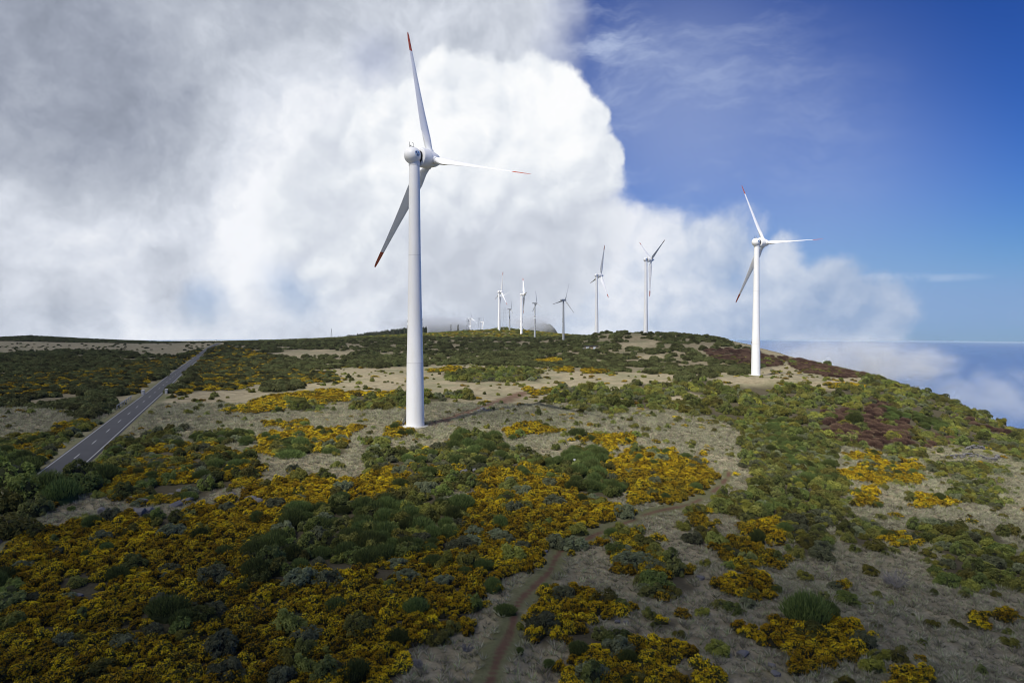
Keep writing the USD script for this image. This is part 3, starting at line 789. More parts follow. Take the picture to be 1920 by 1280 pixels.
def big_turbine(top, base_z, yaw, phase, label, R=22.0, pitch=11.0, detail=True, group=None, tips=True, emblem=True):
    """A tall white tubular turbine with an egg-shaped nacelle; top is the tower's axis at hub height."""
    x, y, hub_z = top
    t = thing("wind_turbine", label, "wind turbine", (x, y, base_z), group=group)
    hz = hub_z - base_z
    n, h, blades = rotor_frame(yaw, phase)
    s = hz / 41.0
    prof = [(0, 1.38), (5 * s, 1.33), (9.7 * s, 1.25), (14 * s, 1.15), (20 * s, 1.02), (26 * s, 0.93), (32 * s, 0.86), (hz - 1.15, 0.80)]
    cuts = [(-2.5, 9.7 * s), (9.7 * s + 0.05, 26 * s), (26 * s + 0.05, hz - 1.15)] if detail else [(-2.5, hz - 1.15)]
    zz, rr = np.array(prof).T
    for a, b in cuts:
        zs = np.r_[a, [q for q in zz if a < q < b], b]
        ring = [(z, np.interp(z, zz, rr)) for z in zs]
        obj("tower_section" if detail else "tower", lathe([(zs[0], 0)] + ring + [(zs[-1], 0)], sections=40), WHITE, t, smooth=35)
    if detail:
        for z in (9.7 * s, 26 * s):
            obj("flange_seam", lathe([(z - 0.01, 0), (z - 0.01, np.interp(z, zz, rr) - 0.015), (z + 0.06, np.interp(z, zz, rr) - 0.015), (z + 0.06, 0)], sections=40), SEAM, t, smooth=35)
        obj("foundation", lathe([(-0.6, 0), (-0.6, 1.95), (0.10, 1.95), (0.16, 1.88), (0.17, 0)], sections=40), CONCRETE, t, smooth=30)
    o = np.array([0, 0, hz])
    c0 = o - 0.35 * n
    ball = [(-1.28 + 0.0, 0.0)] + [(-1.28 * math.cos(q), 1.28 * math.sin(q)) for q in np.linspace(0.12, math.pi - 0.52, 14)]
    ball = [(a, r) for a, r in ball] + [(1.12, 0.45), (1.12, 0)]
    nac = obj("nacelle", lathe(ball, n, c0, 40), WHITE, t, smooth=40)
    obj("bearing_neck", lathe([(0.5, 0), (0.5, 0.95), (1.1, 0.95), (1.1, 0)], n, o), BLACK, t, smooth=40)
    obj("yaw_collar", lathe([(-1.5, 0), (-1.5, 0.84), (-0.75, 0.84), (-0.75, 0)], (0, 0, 1), o), WHITE, t, smooth=40)
    obj("hub", lathe([(0.86, 0), (0.86, 1.22), (0.95, 1.40), (1.15, 1.48), (2.2, 1.47), (2.35, 1.40), (2.36, 1.28), (3.4, 1.20), (4.1, 0.98), (4.7, 0.62), (5.05, 0.28), (5.15, 0)], n, o, 40), WHITE, t, smooth=40)
    for b in blades:
        shell, tip = blade_meshes(b, n, R, 1.0, 2.15 * R / 22, 0.52 * R / 22, math.radians(pitch), o + 3.2 * n)
        bl = obj("blade", shell, WHITE, t, smooth=50)
        k = obj("blade_tip", tip, RED if tips else WHITE, bl, smooth=50)
        if tips:
            tag(k, "red painted blade tip")
        if detail:
            obj("blade_collar", lathe([(0.9, 0.3), (0.9, 0.60), (1.42, 0.60), (1.45, 0.52), (1.45, 0.3)], b, o + 3.2 * n, 24), WHITE, bl, smooth=40)
    if emblem:
        e = unit(h * 1.0 + np.array([0, 0, 0.14]) + 0.02 * n)
        q = np.linspace(0, 2 * np.pi, 25)[:-1]
        em = obj("emblem", on_sphere(np.stack([0.50 * np.cos(q), 0.50 * np.sin(q) - 0.02], 1), c0, 1.282, e), DECAL_PALE, nac, smooth=True)
        tag(em, "pale blue round emblem with three darker petals")
        for ang, m, ln in ((155, DECAL_NAVY, 0.42), (35, DECAL_BLUE, 0.40), (275, DECAL_NAVY if detail else DECAL_BLUE, 0.45)):
            a = math.radians(ang)
            d, w = np.array([math.cos(a), math.sin(a)]), np.array([-math.sin(a), math.cos(a)])
            poly = [d * 0.03, d * 0.2 + w * 0.14, d * ln * 0.85 + w * 0.12, d * ln, d * ln * 0.85 - w * 0.12, d * 0.2 - w * 0.14]
            obj("emblem_petal", on_sphere(poly, c0, 1.288, e), m, nac)
    if detail:
        top_ = c0 + np.array([0, 0, 1.24]) - 0.1 * n
        parts = [bar(top_ - 0.42 * n - [0, 0, 0.12], top_ - 0.42 * n + [0, 0, 0.72], 0.035), bar(top_ + 0.25 * n - [0, 0, 0.1], top_ + 0.25 * n + [0, 0, 0.66], 0.028),
                 bar(top_ - 0.42 * n + [0, 0, 0.12], top_ + 0.42 * n + [0, 0, 0.12], 0.04), bar(top_ + 0.25 * n + [0, 0, 0.64], top_ + 0.05 * n + [0, 0, 0.7], 0.03), bar(top_ - 0.2 * n - [0, 0, 0.1], top_ - 0.2 * n + [0, 0, 0.3], 0.045)]
        obj("wind_vane_mast", cat(parts), DARKSTEEL, nac)
    return t


def small_turbine(top, base_z, yaw, phase, label, R=11.5, group=None, mat=None):
    """An older grey turbine with a slim tower and a box nacelle."""
    mat = mat or GREY
    x, y, hub_z = top
    t = thing("small_wind_turbine", label, "wind turbine", (x, y, base_z), group=group)
    hz = hub_z - base_z
    n, h, blades = rotor_frame(yaw, phase)
    obj("tower", lathe([(-2.5, 0), (-2.5, 0.95), (0, 0.92), (hz * 0.5, 0.72), (hz - 0.6, 0.48), (hz - 0.6, 0)], sections=24), mat, t, smooth=35)
    o = np.array([0, 0, hz])
    fr = np.eye(4)
    fr[:3, 0], fr[:3, 1], fr[:3, 2], fr[:3, 3] = n, h, [0, 0, 1], o
    import manifold3d
    body = manifold3d.Manifold.hull_points(np.array([[a, b * s, c] for s in (-1, 1) for a, b, c in ((-2.6, 0.5, -0.35), (-2.6, 0.5, 0.45), (-2.2, 0.66, 0.62), (0.9, 0.66, 0.72), (1.3, 0.5, 0.5), (1.3, 0.5, -0.45), (0.9, 0.66, -0.6), (-2.0, 0.66, -0.55))]))
    mm = body.to_mesh()
    nb = trimesh.Trimesh(mm.vert_properties[:, :3], mm.tri_verts)
    nb.apply_transform(fr)
    obj("nacelle", nb, mat, t)
    obj("hub", lathe([(1.25, 0), (1.25, 0.55), (1.9, 0.6), (2.4, 0.42), (2.7, 0.0)], n, o, 20), mat, t, smooth=40)
    for b in blades:
        shell, tip = blade_meshes(b, n, R, 0.45, 1.15 * R / 11.5, 0.42 * R / 11.5, math.radians(30), o + 1.8 * n)
        obj("blade", trimesh.util.concatenate([shell, tip]), mat, t, smooth=50)
    return t


def base_of(p, drop=0.0):
    return ground(p[0], p[1]) - drop


def rad(d):
    return math.radians(d)


T1 = pt(776.9, 292.6, 103.7)
turb1 = big_turbine(T1, base_of(T1), rad(45), rad(-15.4), "huge white wind turbine nearest the camera, its round concrete base on the dry grass")
T2 = pt(1418.9, 454.3, 212.9)
big_turbine(T2, base_of(T2), rad(70.6 - 6), rad(-26.6), "sunlit white wind turbine alone at the right, on the pad above the green slope", pitch=12)
T3 = pt(1211.4, 486.6, 407)
big_turbine(T3, base_of(T3), rad(78.6), rad(-55.5), "white wind turbine on the dark ridge with two blades up in a V", detail=False)
T4 = pt(1118.9, 516.2, 488.4)
big_turbine(T4, base_of(T4, 1), rad(75.9), rad(18.7), "white wind turbine whose foot is hidden behind the ridge crest, above the hut", detail=False, pitch=0)
T6 = pt(935.5, 547.2, 743.1)
big_turbine(T6, base_of(T6), rad(68.3), rad(11.2), "bright white wind turbine on top of the sunlit yellow hill", detail=False, emblem=False, pitch=-14)
T8 = pt(977.6, 552.2, 718.8)
big_turbine(T8, base_of(T8), rad(84), rad(-34), "bright white wind turbine seen edge on beside the foggy dome hill, one blade straight up", detail=False, emblem=False, pitch=0)
T5 = pt(1056.4, 562.7, 452.1)
small_turbine(T5, base_of(T5), rad(45.5), rad(17.6), "grey wind turbine with a box nacelle standing in the dark scrub below the ridge")
T9 = pt(1002.9, 568.2, 620)
small_turbine(T9, base_of(T9), rad(67.3), rad(-9.9), "grey wind turbine in front of the foggy dome hill", R=11.5)
T7 = pt(955.5, 579.5, 768)
small_turbine(T7, base_of(T7), rad(70), rad(10), "thin grey wind turbine between the two bright white turbines, partly lost in mist", R=9.0)
T10 = pt(881.8, 597.2, 870)
small_turbine(T10, base_of(T10), rad(56.2), rad(-11.7), "small white wind turbine at the left foot of the sunlit hill", R=10.0, mat=WHITE)
T11 = pt(904.5, 603.5, 880)
small_turbine(T11, base_of(T11), rad(86), rad(8), "smallest white wind turbine, blades edge on, just right of its twin at the hill foot", R=8.0, mat=WHITE)
T12 = pt(937.4, 556.6, 800)
small_turbine(T12, base_of(T12), rad(40.4), rad(67.4), "wind turbine hidden behind the bright hilltop turbine, only its blades showing", R=15.0, mat=WHITE)


def stair():
    s = thing("access_stair", "steep dark metal stair leaning at the left foot of the huge turbine", "stair", (T1[0] - 1.55, T1[1] + 0.5, base_of(T1)), group=None)
    a, b = np.array([-0.75, 0.2, 0.0]), np.array([0.1, -0.1, 1.5])
    w = np.array([0.25, 0.75, 0.0])
    for k in (0, 1):
        obj("stringer", bar(a + w * k, b + w * k, 0.05), DARKSTEEL, s)
        obj("handrail", cat([bar(a + w * k + [0, 0, 0.9], b + w * k + [0, 0, 0.9], 0.025), bar(a + w * k, a + w * k + [0, 0, 0.9], 0.025), bar(b + w * k, b + w * k + [0, 0, 0.9], 0.025)]), DARKSTEEL, s)
    for q in np.linspace(0.12, 0.95, 6):
        p = a + (b - a) * q + w / 2
        obj("step", box([0.22, 0.72, 0.035], p), DARKSTEEL, s)


stair()


# ------------------------------------------------------------------ pylons, poles, posts, hut, guard rail, rocks
def pylon(px, top_y, depth, base_y, label, arms=True, slim=0.10):
    p = pt(px, top_y, depth)
    z0 = ground(p[0], p[1]) - 0.5
    hgt = p[2] - z0
    t = thing("power_pylon", label, "pylon", (p[0], p[1], z0))
    b0, b1 = hgt * slim, hgt * slim * 0.22
    legs = []
    for sx in (-1, 1):
        for sy in (-1, 1):
            obj("leg", bar([sx * b0, sy * b0, 0], [sx * b1, sy * b1, hgt], 0.055), DARKSTEEL, t)
    levels = np.linspace(0, 1, 7)
    br = []
    for q0, q1 in zip(levels[:-1], levels[1:]):
        w0, w1, z_0, z_1 = b0 + (b1 - b0) * q0, b0 + (b1 - b0) * q1, hgt * q0, hgt * q1
        for s in (-1, 1):
            br += [bar([-w0, s * w0, z_0], [w1, s * w1, z_1], 0.03, 4), bar([w0, s * w0, z_0], [-w1, s * w1, z_1], 0.03, 4), bar([s * w0, -w0, z_0], [s * w1, w1, z_1], 0.03, 4)]
    obj("bracing", cat(br), DARKSTEEL, t)
    if arms:
        for q in (0.72, 0.84, 0.95):
            obj("crossarm", cat([bar([-hgt * 0.13, 0, hgt * q], [hgt * 0.13, 0, hgt * q], 0.06), bar([-hgt * 0.13, 0, hgt * q], [0, 0, hgt * q + 0.05 * hgt], 0.035), bar([hgt * 0.13, 0, hgt * q], [0, 0, hgt * q + 0.05 * hgt], 0.035)]), DARKSTEEL, t)


pylon(845.5, 608, 900, 635, "dark lattice pylon at the edge of the sunlit field, just right of the huge tower")
pylon(877.5, 596, 1150, 620, "hazy lattice pylon left of the small white turbine at the hill foot")
pylon(898.5, 595, 1150, 620, "hazy lattice pylon between the two small white turbines")
pylon(946.5, 577, 1450, 605, "faint lattice pylon on the hilltop, almost lost in mist")
pylon(621.5, 616, 880, 634, "slim lattice mast at the left end of the conifer wood", arms=False, slim=0.07)


def pole(px, top_y, depth, label, r=0.12, mat=None, hgt=None, arm=False):
    p = pt(px, top_y, depth)
    z0 = ground(p[0], p[1]) - 0.3
    t = thing("pole", label, "pole", (p[0], p[1], z0))
    obj("shaft", lathe([(0, 0), (0, r), (p[2] - z0, r * 0.6), (p[2] - z0, 0)], sections=10), mat or STEEL, t, smooth=40)
    if arm:
        obj("crossarm", bar([-0.8, 0, p[2] - z0 - 0.4], [0.8, 0, p[2] - z0 - 0.4], 0.07), mat or STEEL, t)


pole(801, 613, 800, "pale pole in the sunlit field right behind the huge tower", 0.16, WHITE, arm=True)
pole(397, 639, 610, "left one of two thin poles where the road meets the sky", 0.10, DARKSTEEL)
pole(405.5, 636, 640, "taller right one of two thin poles where the road meets the sky", 0.12, DARKSTEEL, arm=True)


def post(px, base_y, top_y, label, mat, head=False):
    p = ground_hit(px, base_y)
    h = (base_y - top_y) / FOCAL * p[1]
    t = thing("marker_post", label, "post", (p[0], p[1], p[2] - 0.1))
    obj("shaft", lathe([(0, 0), (0, 0.05), (h + 0.1, 0.04), (h + 0.1, 0)], sections=8), mat, t, smooth=40)
    if head:
        obj("head", box([0.24, 0.05, 0.16], [0, 0, h + 0.1]), mat, t)


post(1077, 872, 861, "thin white marker post in the dark broom in front of the bright gorse patch", WHITEDOOR, True)
post(44, 918, 898, "grey post beside the road in the lower left scrub", STEEL)
post(98, 912, 896, "second grey post, just right of the grey post by the road", STEEL)


def guard_rail():
    i0, i1 = (int(np.argmin(np.abs(project(np.c_[ROAD_C, ROAD_Z])[1] - v) + 1e6 * (ROAD_S < 80))) for v in (766, 748))
    t = thing("guard_rail", "short pale guard rail on the left verge of the road", "guard rail")
    c, n = ROAD_C[i0:i1 + 1], ROAD_N[i0:i1 + 1]
    z = ROAD_Z[i0:i1 + 1]
    line = np.c_[c - n * 2.9, z + 0.75]
    obj("rail", cat([bar(a, b, 0.09) for a, b in zip(line[:-1], line[1:])]), STEEL, t)
    for q in line[::2]:
        obj("post", box([0.12, 0.12, 1.0], q - [0, 0, 0.4]), STEEL, t)
    for px, py, lab in ((268, 739, "pale concrete culvert wall on the left of the road"), (312, 737, "pale concrete culvert wall on the right of the road")):
        p = ground_hit(px, py)
        w = thing("culvert_wall", lab, "wall", (p[0], p[1], p[2]), rotz=rad(22))
        obj("wall", box([0.5, 2.0, 1.1], [0, 0, 0.3]), CONCRETE, w)
        obj("coping", box([0.62, 2.15, 0.12], [0, 0, 0.90]), CONCRETE, w)


guard_rail()


def hut():
    p = ground_hit(1108, 657.5)
    k = p[1] / FOCAL
    t = thing("transformer_hut", "low hut with two white doors built into the dark hillside below the ridge", "hut", (p[0], p[1], p[2]))
    h = 8.2 * k
    obj("wall", box([22 * k, 9 * k, h + 1.2], [0, 4.5 * k, h / 2 - 0.6]), TAN, t)
    for x, w in ((-6.3, 5.6), (6.6, 4.8)):
        d = obj("door", box([w * k, 0.12, 7.0 * k], [x * k, -0.06, 3.6 * k]), WHITEDOOR, t)
        obj("door_frame", cat([box([0.12, 0.2, 7.4 * k], [(x - w / 2) * k - 0.06, -0.08, 3.7 * k]), box([0.12, 0.2, 7.4 * k], [(x + w / 2) * k + 0.06, -0.08, 3.7 * k])]), ROOFDARK, d)
    obj("lintel", box([7 * k, 0.14, 1.0 * k], [0.2 * k, -0.08, 7.6 * k]), plain("rusty_lintel", (0.16, 0.07, 0.04)), t)
    obj("roof", box([25 * k, 11 * k, 1.3 * k], [0, 4.2 * k, h + 0.62 * k]), ROOFDARK, t)
    obj("retaining_wall", box([13 * k, 0.5, 5.5 * k], [17.6 * k, 0.35, 2.4 * k]), plain("weathered_wall", (0.20, 0.17, 0.15)), t)
    obj("retaining_wall", box([4 * k, 0.5, 6.5 * k], [-13.1 * k, 0.35, 2.9 * k]), plain("weathered_wall_left", (0.22, 0.21, 0.18)), t)


hut()


def rock_mesh(seed, flat=0.7):
    rng = np.random.default_rng(seed)
    m = trimesh.creation.icosphere(3)
    d = m.vertices
    k = 0.55 + 0.75 * meshkit.fbm(d * 1.1 + seed * 7.3, 3, seed)
    for _ in range(7):                                     # broken faces
        a = unit(rng.normal(size=3))
        lim = rng.uniform(0.45, 0.8)
        h = (d * k[:, None]) @ a
        k = np.where(h > lim, k * lim / np.maximum(h, 1e-6), k)
    m.vertices = d * k[:, None] * [1, 0.8, flat]
    return m


ROCKS = [rock_mesh(s) for s in range(6)]
ROCK_AT = [
    ("grey boulder heap beside the red dirt track", [(905, 771, 16), (899, 772, 12), (911, 773, 12), (917, 771, 9)]),
    ("grey basalt outcrop among scrub near the lower road bend", [(205, 965, 26), (190, 962, 22), (226, 967, 24), (246, 962, 22), (262, 964, 26), (280, 960, 20)]),
    ("dark broken basalt outcrop below the roadside gorse", [(252, 940, 24), (268, 946, 22), (325, 935, 26), (340, 928, 24), (350, 940, 26), (333, 948, 22)]),
    ("grey stones behind the upper gorse mat at left", [(420, 935, 22), (436, 932, 18), (470, 942, 26), (484, 944, 22)]),
    ("dark stones in the scrub left of the centre gorse", [(868, 890, 20), (880, 886, 16), (872, 884, 14), (890, 888, 14)]),
    ("pale upright rock in the dark broom at the centre", [(706, 995, 20), (735, 1004, 24), (722, 1006, 16)]),
    ("grey rock lying in the lower left gorse", [(312, 1080, 22), (340, 1078, 18)]), ("pale rock in the lower left gorse under the first", [(310, 1128, 26), (325, 1126, 22)]), ("small pale stone alone in the lower left gorse", [(144, 1124, 16)]),
    ("dark stone half buried in the dry grass at lower right", [(1392, 1228, 22)]), ("dark stone beside the small gorse clump at the bottom", [(1448, 1252, 16)]), ("flat dark stone at the bottom right of centre", [(1452, 1268, 18)]), ("dark stone under the big lower right gorse", [(1545, 1241, 16)]),
    ("small dark stone in the grass by the centre gorse", [(1157, 1166, 12)]), ("second small dark stone by the centre gorse", [(1173, 1166, 12)]), ("dark stone in the grass right of the path", [(1310, 1087, 16)]), ("small bluish stone on the grass", [(1200, 1099, 12)]), ("pale rock by the centre left gorse", [(628, 1165, 22)]),
    ("grey stones in the gorse left of the middle", [(585, 1072, 20)]), ("dark stone in the middle gorse", [(1020, 1035, 14)]),
]
for lab, spots in ROCK_AT:
    for k, (px, py, w) in enumerate(spots):
        p = ground_hit(px, py)
        s = w / 2 / FOCAL * np.linalg.norm(p - EYE) * 1.15
        m = ROCKS[(k + px) % 6].copy()
        m.apply_transform(trimesh.transformations.rotation_matrix(px * 1.7, [0, 0, 1]))
        m.apply_scale(s)
        m.apply_translation([p[0], p[1], ground(p[0], p[1]) + s * 0.15])
        full = lab if len(spots) == 1 else lab + (", " + ["nearest the middle", "left one", "right one", "outer one", "flat one", "small one"][k])
        tag(obj("boulder", m, ROCK, smooth=22), full, "boulder", None if len(spots) == 1 else lab.replace("grey", "grey stones,", 0))


def stone_wall(pixels, label):
    pts = spline([ground_hit(*q)[:2] for q in pixels], 0.55)
    t = thing("dry_stone_wall", label, "wall")
    rng = np.random.default_rng(len(pixels) + pixels[0][0])
    for x, y in pts:
        for lev in range(2):
            m = ROCKS[rng.integers(6)].copy()
            m.apply_transform(trimesh.transformations.rotation_matrix(rng.uniform(0, 6), [0, 0, 1]))
            m.apply_scale(rng.uniform(0.28, 0.42))
            m = m.simplify_quadric_decimation(face_count=60) if False else m
            m.apply_translation([x + rng.normal() * 0.08, y + rng.normal() * 0.15, ground(x, y) + 0.15 + lev * 0.38])
            obj("stone", m, ROCK, t, smooth=22)


stone_wall([(1778, 860), (1800, 862), (1822, 863), (1845, 866), (1870, 862)], "low dark dry stone wall on the pale terrace at right, the nearer one")
stone_wall([(1812, 847), (1830, 846), (1848, 848)], "short dark dry stone wall on the pale terrace, the farther one")

# ------------------------------------------------------------------ the cloud overhead, behind the camera, that shades the near land
def build_shading_cloud():
    """A broken cloud sheet above and behind the drone; what it shades lies along the sun's rays below it."""
    base = 420.0
    step = 9.0
    gx, gy = np.arange(-1250, 330, step), np.arange(-260, 1000, step)
    x, y = np.meshgrid(gx, gy, indexing="ij")
    a = -x / np.maximum(y, 30)
    clear_part = np.sqrt(0.04 + 1.0 * sstep(y, 34, 95) * (1 - 0.72 * sstep(a, 0.27, 0.52)) * (1 - 0.40 * sstep(y, 280, 420)))
    clear_part = clear_part * (1 - 0.26 * np.exp(-((x + 5) / 13) ** 2 - ((y - 124) / 26) ** 2))
    n = meshkit.fbm(np.stack([x / 85, y / 85, 0 * x], -1), 4, 3) - 0.5
    cover = np.ones_like(x) * 0.8

    def hole(cx, cy, rx, ry, ang, depth):
        a = math.radians(ang)
        u, v = (x - cx) * math.cos(a) + (y - cy) * math.sin(a), -(x - cx) * math.sin(a) + (y - cy) * math.cos(a)
        return depth * (1 - sstep(np.sqrt((u / rx) ** 2 + (v / ry) ** 2), 0.55, 1.25))

    cover -= hole(92, 195, 85, 72, 20, 1.5) + hole(140, 250, 60, 90, 0, 0.9) + hole(40, 180, 62, 34, 8, 0.75) + hole(100, 138, 60, 26, 0, 1.0)
    cover -= 1.3 * sstep(y + 0.10 * x, 590, 640) * sstep(x, -330, -260) + 1.3 * sstep(y, 930, 985)
    cover -= 1.3 * sstep(x, 215, 270)
    s = cover + n * 0.75
    th = np.sqrt(np.clip(s, 0, 0.9)) * 46
    lump = meshkit.fbm(np.stack([x / 38, y / 38, 0 * x + 4], -1), 3, 6)
    top, low = base + th * (0.5 + lump), base - th * 0.35 * (0.6 + lump)
    off_t, off_l = top / SUN[2], low / SUN[2]
    vt = np.stack([x + off_t * SUN[0], y + off_t * SUN[1], top], -1).reshape(-1, 3)
    vl = np.stack([x + off_l * SUN[0], y + off_l * SUN[1], low], -1).reshape(-1, 3)
    nx, ny = x.shape
    keep = (s > 0)
    cell = keep[:-1, :-1] | keep[1:, :-1] | keep[:-1, 1:] | keep[1:, 1:]
    i, j = np.nonzero(cell)
    q = np.stack([i * ny + j, (i + 1) * ny + j, (i + 1) * ny + j + 1, i * ny + j + 1], 1)
    f = np.vstack([q[:, [0, 1, 2]], q[:, [0, 2, 3]]])
    g = Graph()
    p = g.node("geometry", "position")
    thin = g.smooth(g.noise(p, 0.016, 4.0, 0.6), 0.36, 0.50)
    d = g.node("diffuse_bsdf", "BSDF", color=(0.85, 0.86, 0.88))
    t = g.node("translucent_bsdf", "BSDF", color=(0.74, 0.75, 0.77))
    m = g.node("mix_closure", "closure", fac=0.72, closure1=d, closure2=t)
    clear = g.node("transparent_bsdf", "BSDF", color=(1, 1, 1))
    mat = g.make("/World/Looks/cloud_sheet", surface=g.node("mix_closure", "closure", fac=g.math("subtract", 1.0, g.mul(g.node("attribute", "fac", attribute="col"), g.lin(thin, 0, 1, 1.06, 0.92)), clamp=True), closure1=clear, closure2=m))
    f = np.vstack([f, f[:, ::-1] + len(vt)])
    used, back = np.unique(f, return_inverse=True)
    col = np.repeat(np.tile(clear_part.ravel(), 2)[used][:, None], 3, 1)
    o = obj("cloud", (np.vstack([vt, vl])[used], back.reshape(f.shape)), mat, smooth=True, col=np.clip(col, 0, 1))
    tag(o, kind="stuff")


build_shading_cloud()


# ------------------------------------------------------------------ air
def build_haze():
    """The marine haze: level above the plateau, thinning down to a layer that lies on the sea farther out."""
    earth = 6371000.0
    rings = [(3900.0, 84.0), (7000.0, -350.0), (12500.0, -1090.0)] + [(r, -1100.0 - r * r / (2 * earth)) for r in (20000.0, 36000.0, 60000.0, 100000.0, 152000.0)]
    floor = -1345.0 - 152000.0 ** 2 / (2 * earth) - 5
    n = 96
    a = (np.arange(n) + 0.37) / n * 2 * np.pi
    v = [np.array([[13.0, 7.0, 84.0]])] + [np.stack([r * np.sin(a), r * np.cos(a), np.full(n, z)], 1) for r, z in rings] + [np.stack([152000.0 * np.sin(a), 152000.0 * np.cos(a), np.full(n, floor)], 1), np.array([[13.0, 7.0, floor]])]
    f = [[0, 1 + (j + 1) % n, 1 + j] for j in range(n)]
    for k in range(len(rings)):
        p, q = 1 + k * n, 1 + (k + 1) * n
        for j in range(n):
            i = (j + 1) % n
            f += [[p + j, p + i, q + i], [p + j, q + i, q + j]]
    e = 1 + len(rings) * n
    f += [[e + n, e + j, e + (j + 1) % n] for j in range(n)]
    m = trimesh.Trimesh(np.vstack(v), np.array(f), process=False)
    if m.volume < 0:
        m.invert()
    g = Graph()
    vol = g.node("principled_volume", "volume", color=(0.62, 0.80, 1.0), density=HAZE, anisotropy=0.0)
    tag(obj("haze", m, g.make("/World/Looks/haze", volume=vol)), kind="stuff")


HAZE = 3.2e-5
build_haze()


def fog_bank(name, centre, size, density, seed, thresh=0.45, scale=1.0, kind="stuff"):
    """A drifting cloud as a closed lumpy hull filled with uneven vapour."""
    m = trimesh.creation.icosphere(3)
    d = m.vertices
    m.vertices = d * (0.95 + 0.2 * (meshkit.fbm(d * 1.5 + seed, 3, seed)[:, None] - 0.5)) * np.array(size) + centre
    g = Graph()
    p = g.node("geometry", "position")
    q = g.node("vector_math", "vector", math_type="subtract", vector1=p, vector2=tuple(map(float, centre)))
    q = g.node("vector_math", "vector", math_type="divide", vector1=q, vector2=tuple(map(float, size)))
    r = g.node("vector_math", "value", math_type="length", vector1=q)
    fall = g.smooth(r, 0.92, 0.1)
    big = float(max(size))
    squeeze = (1.0, 1.0, 1.6)
    qs = g.node("mapping", "vector", mapping_type="point", vector=p, scale=tuple(s / big for s in squeeze), location=(seed * 3.7, 0, 0))
    n = g.noise(qs, 3.4 * scale, 5.0, 0.55, 0.3)
    dens = g.mul(g.smooth(g.add(g.mul(fall, 0.55), g.mul(g.math("subtract", n, 0.5), 1.9)), thresh - 0.15, thresh + 0.55), g.smooth(r, 0.93, 0.6))
    vol = g.node("principled_volume", "volume", color=(0.94, 0.968, 0.998), density=g.mul(dens, density), anisotropy=-0.5)
    tag(obj(name, m, g.make(f"/World/Looks/vapour_{seed}", volume=vol)), kind=kind)


def bank_at(px, py, depth, wpx, hpx, thick, dens, seed, **kw):
    c = pt(px, py, depth)
    fog_bank("drifting_cloud", c, (wpx / FOCAL * depth, thick, hpx / FOCAL * depth), dens, seed, **kw)


bank_at(1540, 690, 1500, 310, 84, 170, 0.0070, 3, thresh=0.02)
bank_at(1690, 686, 1480, 150, 62, 120, 0.0110, 4, thresh=0.22)
bank_at(1850, 745, 1430, 170, 92, 110, 0.0055, 5, thresh=0.20)
bank_at(815, 608, 2250, 130, 24, 160, 0.020, 7, thresh=0.05)
bank_at(1000, 606, 1400, 66, 24, 90, 0.024, 8, thresh=0.05)

# ------------------------------------------------------------------ vegetation
def leaves(p, nrm, size, elong, rng, cols, tilt=0.8, quad=False):
    """Leaf-sized faces at the points p, facing roughly along nrm; returns vertices, faces, colours."""
    n = len(p)
    d = unit(nrm + rng.normal(size=(n, 3)) * tilt)
    a = unit(np.cross(d, rng.normal(size=(n, 3))))
    b = np.cross(d, a)
    s = size * rng.uniform(0.7, 1.35, n)[:, None]
    v = np.stack([p - a * s * 0.5 - b * s * 0.25 * elong, p + a * s * 0.5 - b * s * 0.25 * elong, p + b * s * elong * 0.75], 1).reshape(-1, 3)
    return v, np.arange(3 * n).reshape(-1, 3), np.repeat(cols, 3, axis=0)


def blades(p, d, length, width, rng, cols):
    """Thin upright faces from p along d."""
    n = len(p)
    side = unit(np.cross(d, rng.normal(size=(n, 3)))) * (width * rng.uniform(0.7, 1.3, n))[:, None]
    tip = p + d * (length * rng.uniform(0.65, 1.2, n))[:, None]
    v = np.stack([p - side, p + side, tip], 1).reshape(-1, 3)
    return v, np.arange(3 * n).reshape(-1, 3), np.repeat(cols, 3, axis=0)


def join(parts):
    v, f, c, k = [], [], [], 0
    for a, b, d in parts:
        v.append(a), f.append(b + k), c.append(d)
        k += len(a)
    return np.vstack(v), np.vstack(f), np.vstack(c)


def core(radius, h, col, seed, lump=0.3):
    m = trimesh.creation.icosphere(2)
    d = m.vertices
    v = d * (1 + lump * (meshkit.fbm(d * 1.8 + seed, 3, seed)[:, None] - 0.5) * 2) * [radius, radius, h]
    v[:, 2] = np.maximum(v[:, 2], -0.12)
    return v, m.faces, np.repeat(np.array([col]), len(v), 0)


def lobes_of(rng, n, R, H, r0, r1):
    """Centres and radii of the rounded branch heads that make up a bush."""
    c, r = [], []
    for k in range(n):
        u = rng.uniform(0.05, 1.0)
        phi = k * 2.39996 + rng.normal() * 0.3
        rho = math.sqrt(1 - (u * 0.95) ** 2) * rng.uniform(0.75, 1.0)
        c.append([R * rho * math.cos(phi), R * rho * math.sin(phi), H * u * rng.uniform(0.8, 1.0)])
        r.append(rng.uniform(r0, r1))
    return np.array(c), np.array(r)


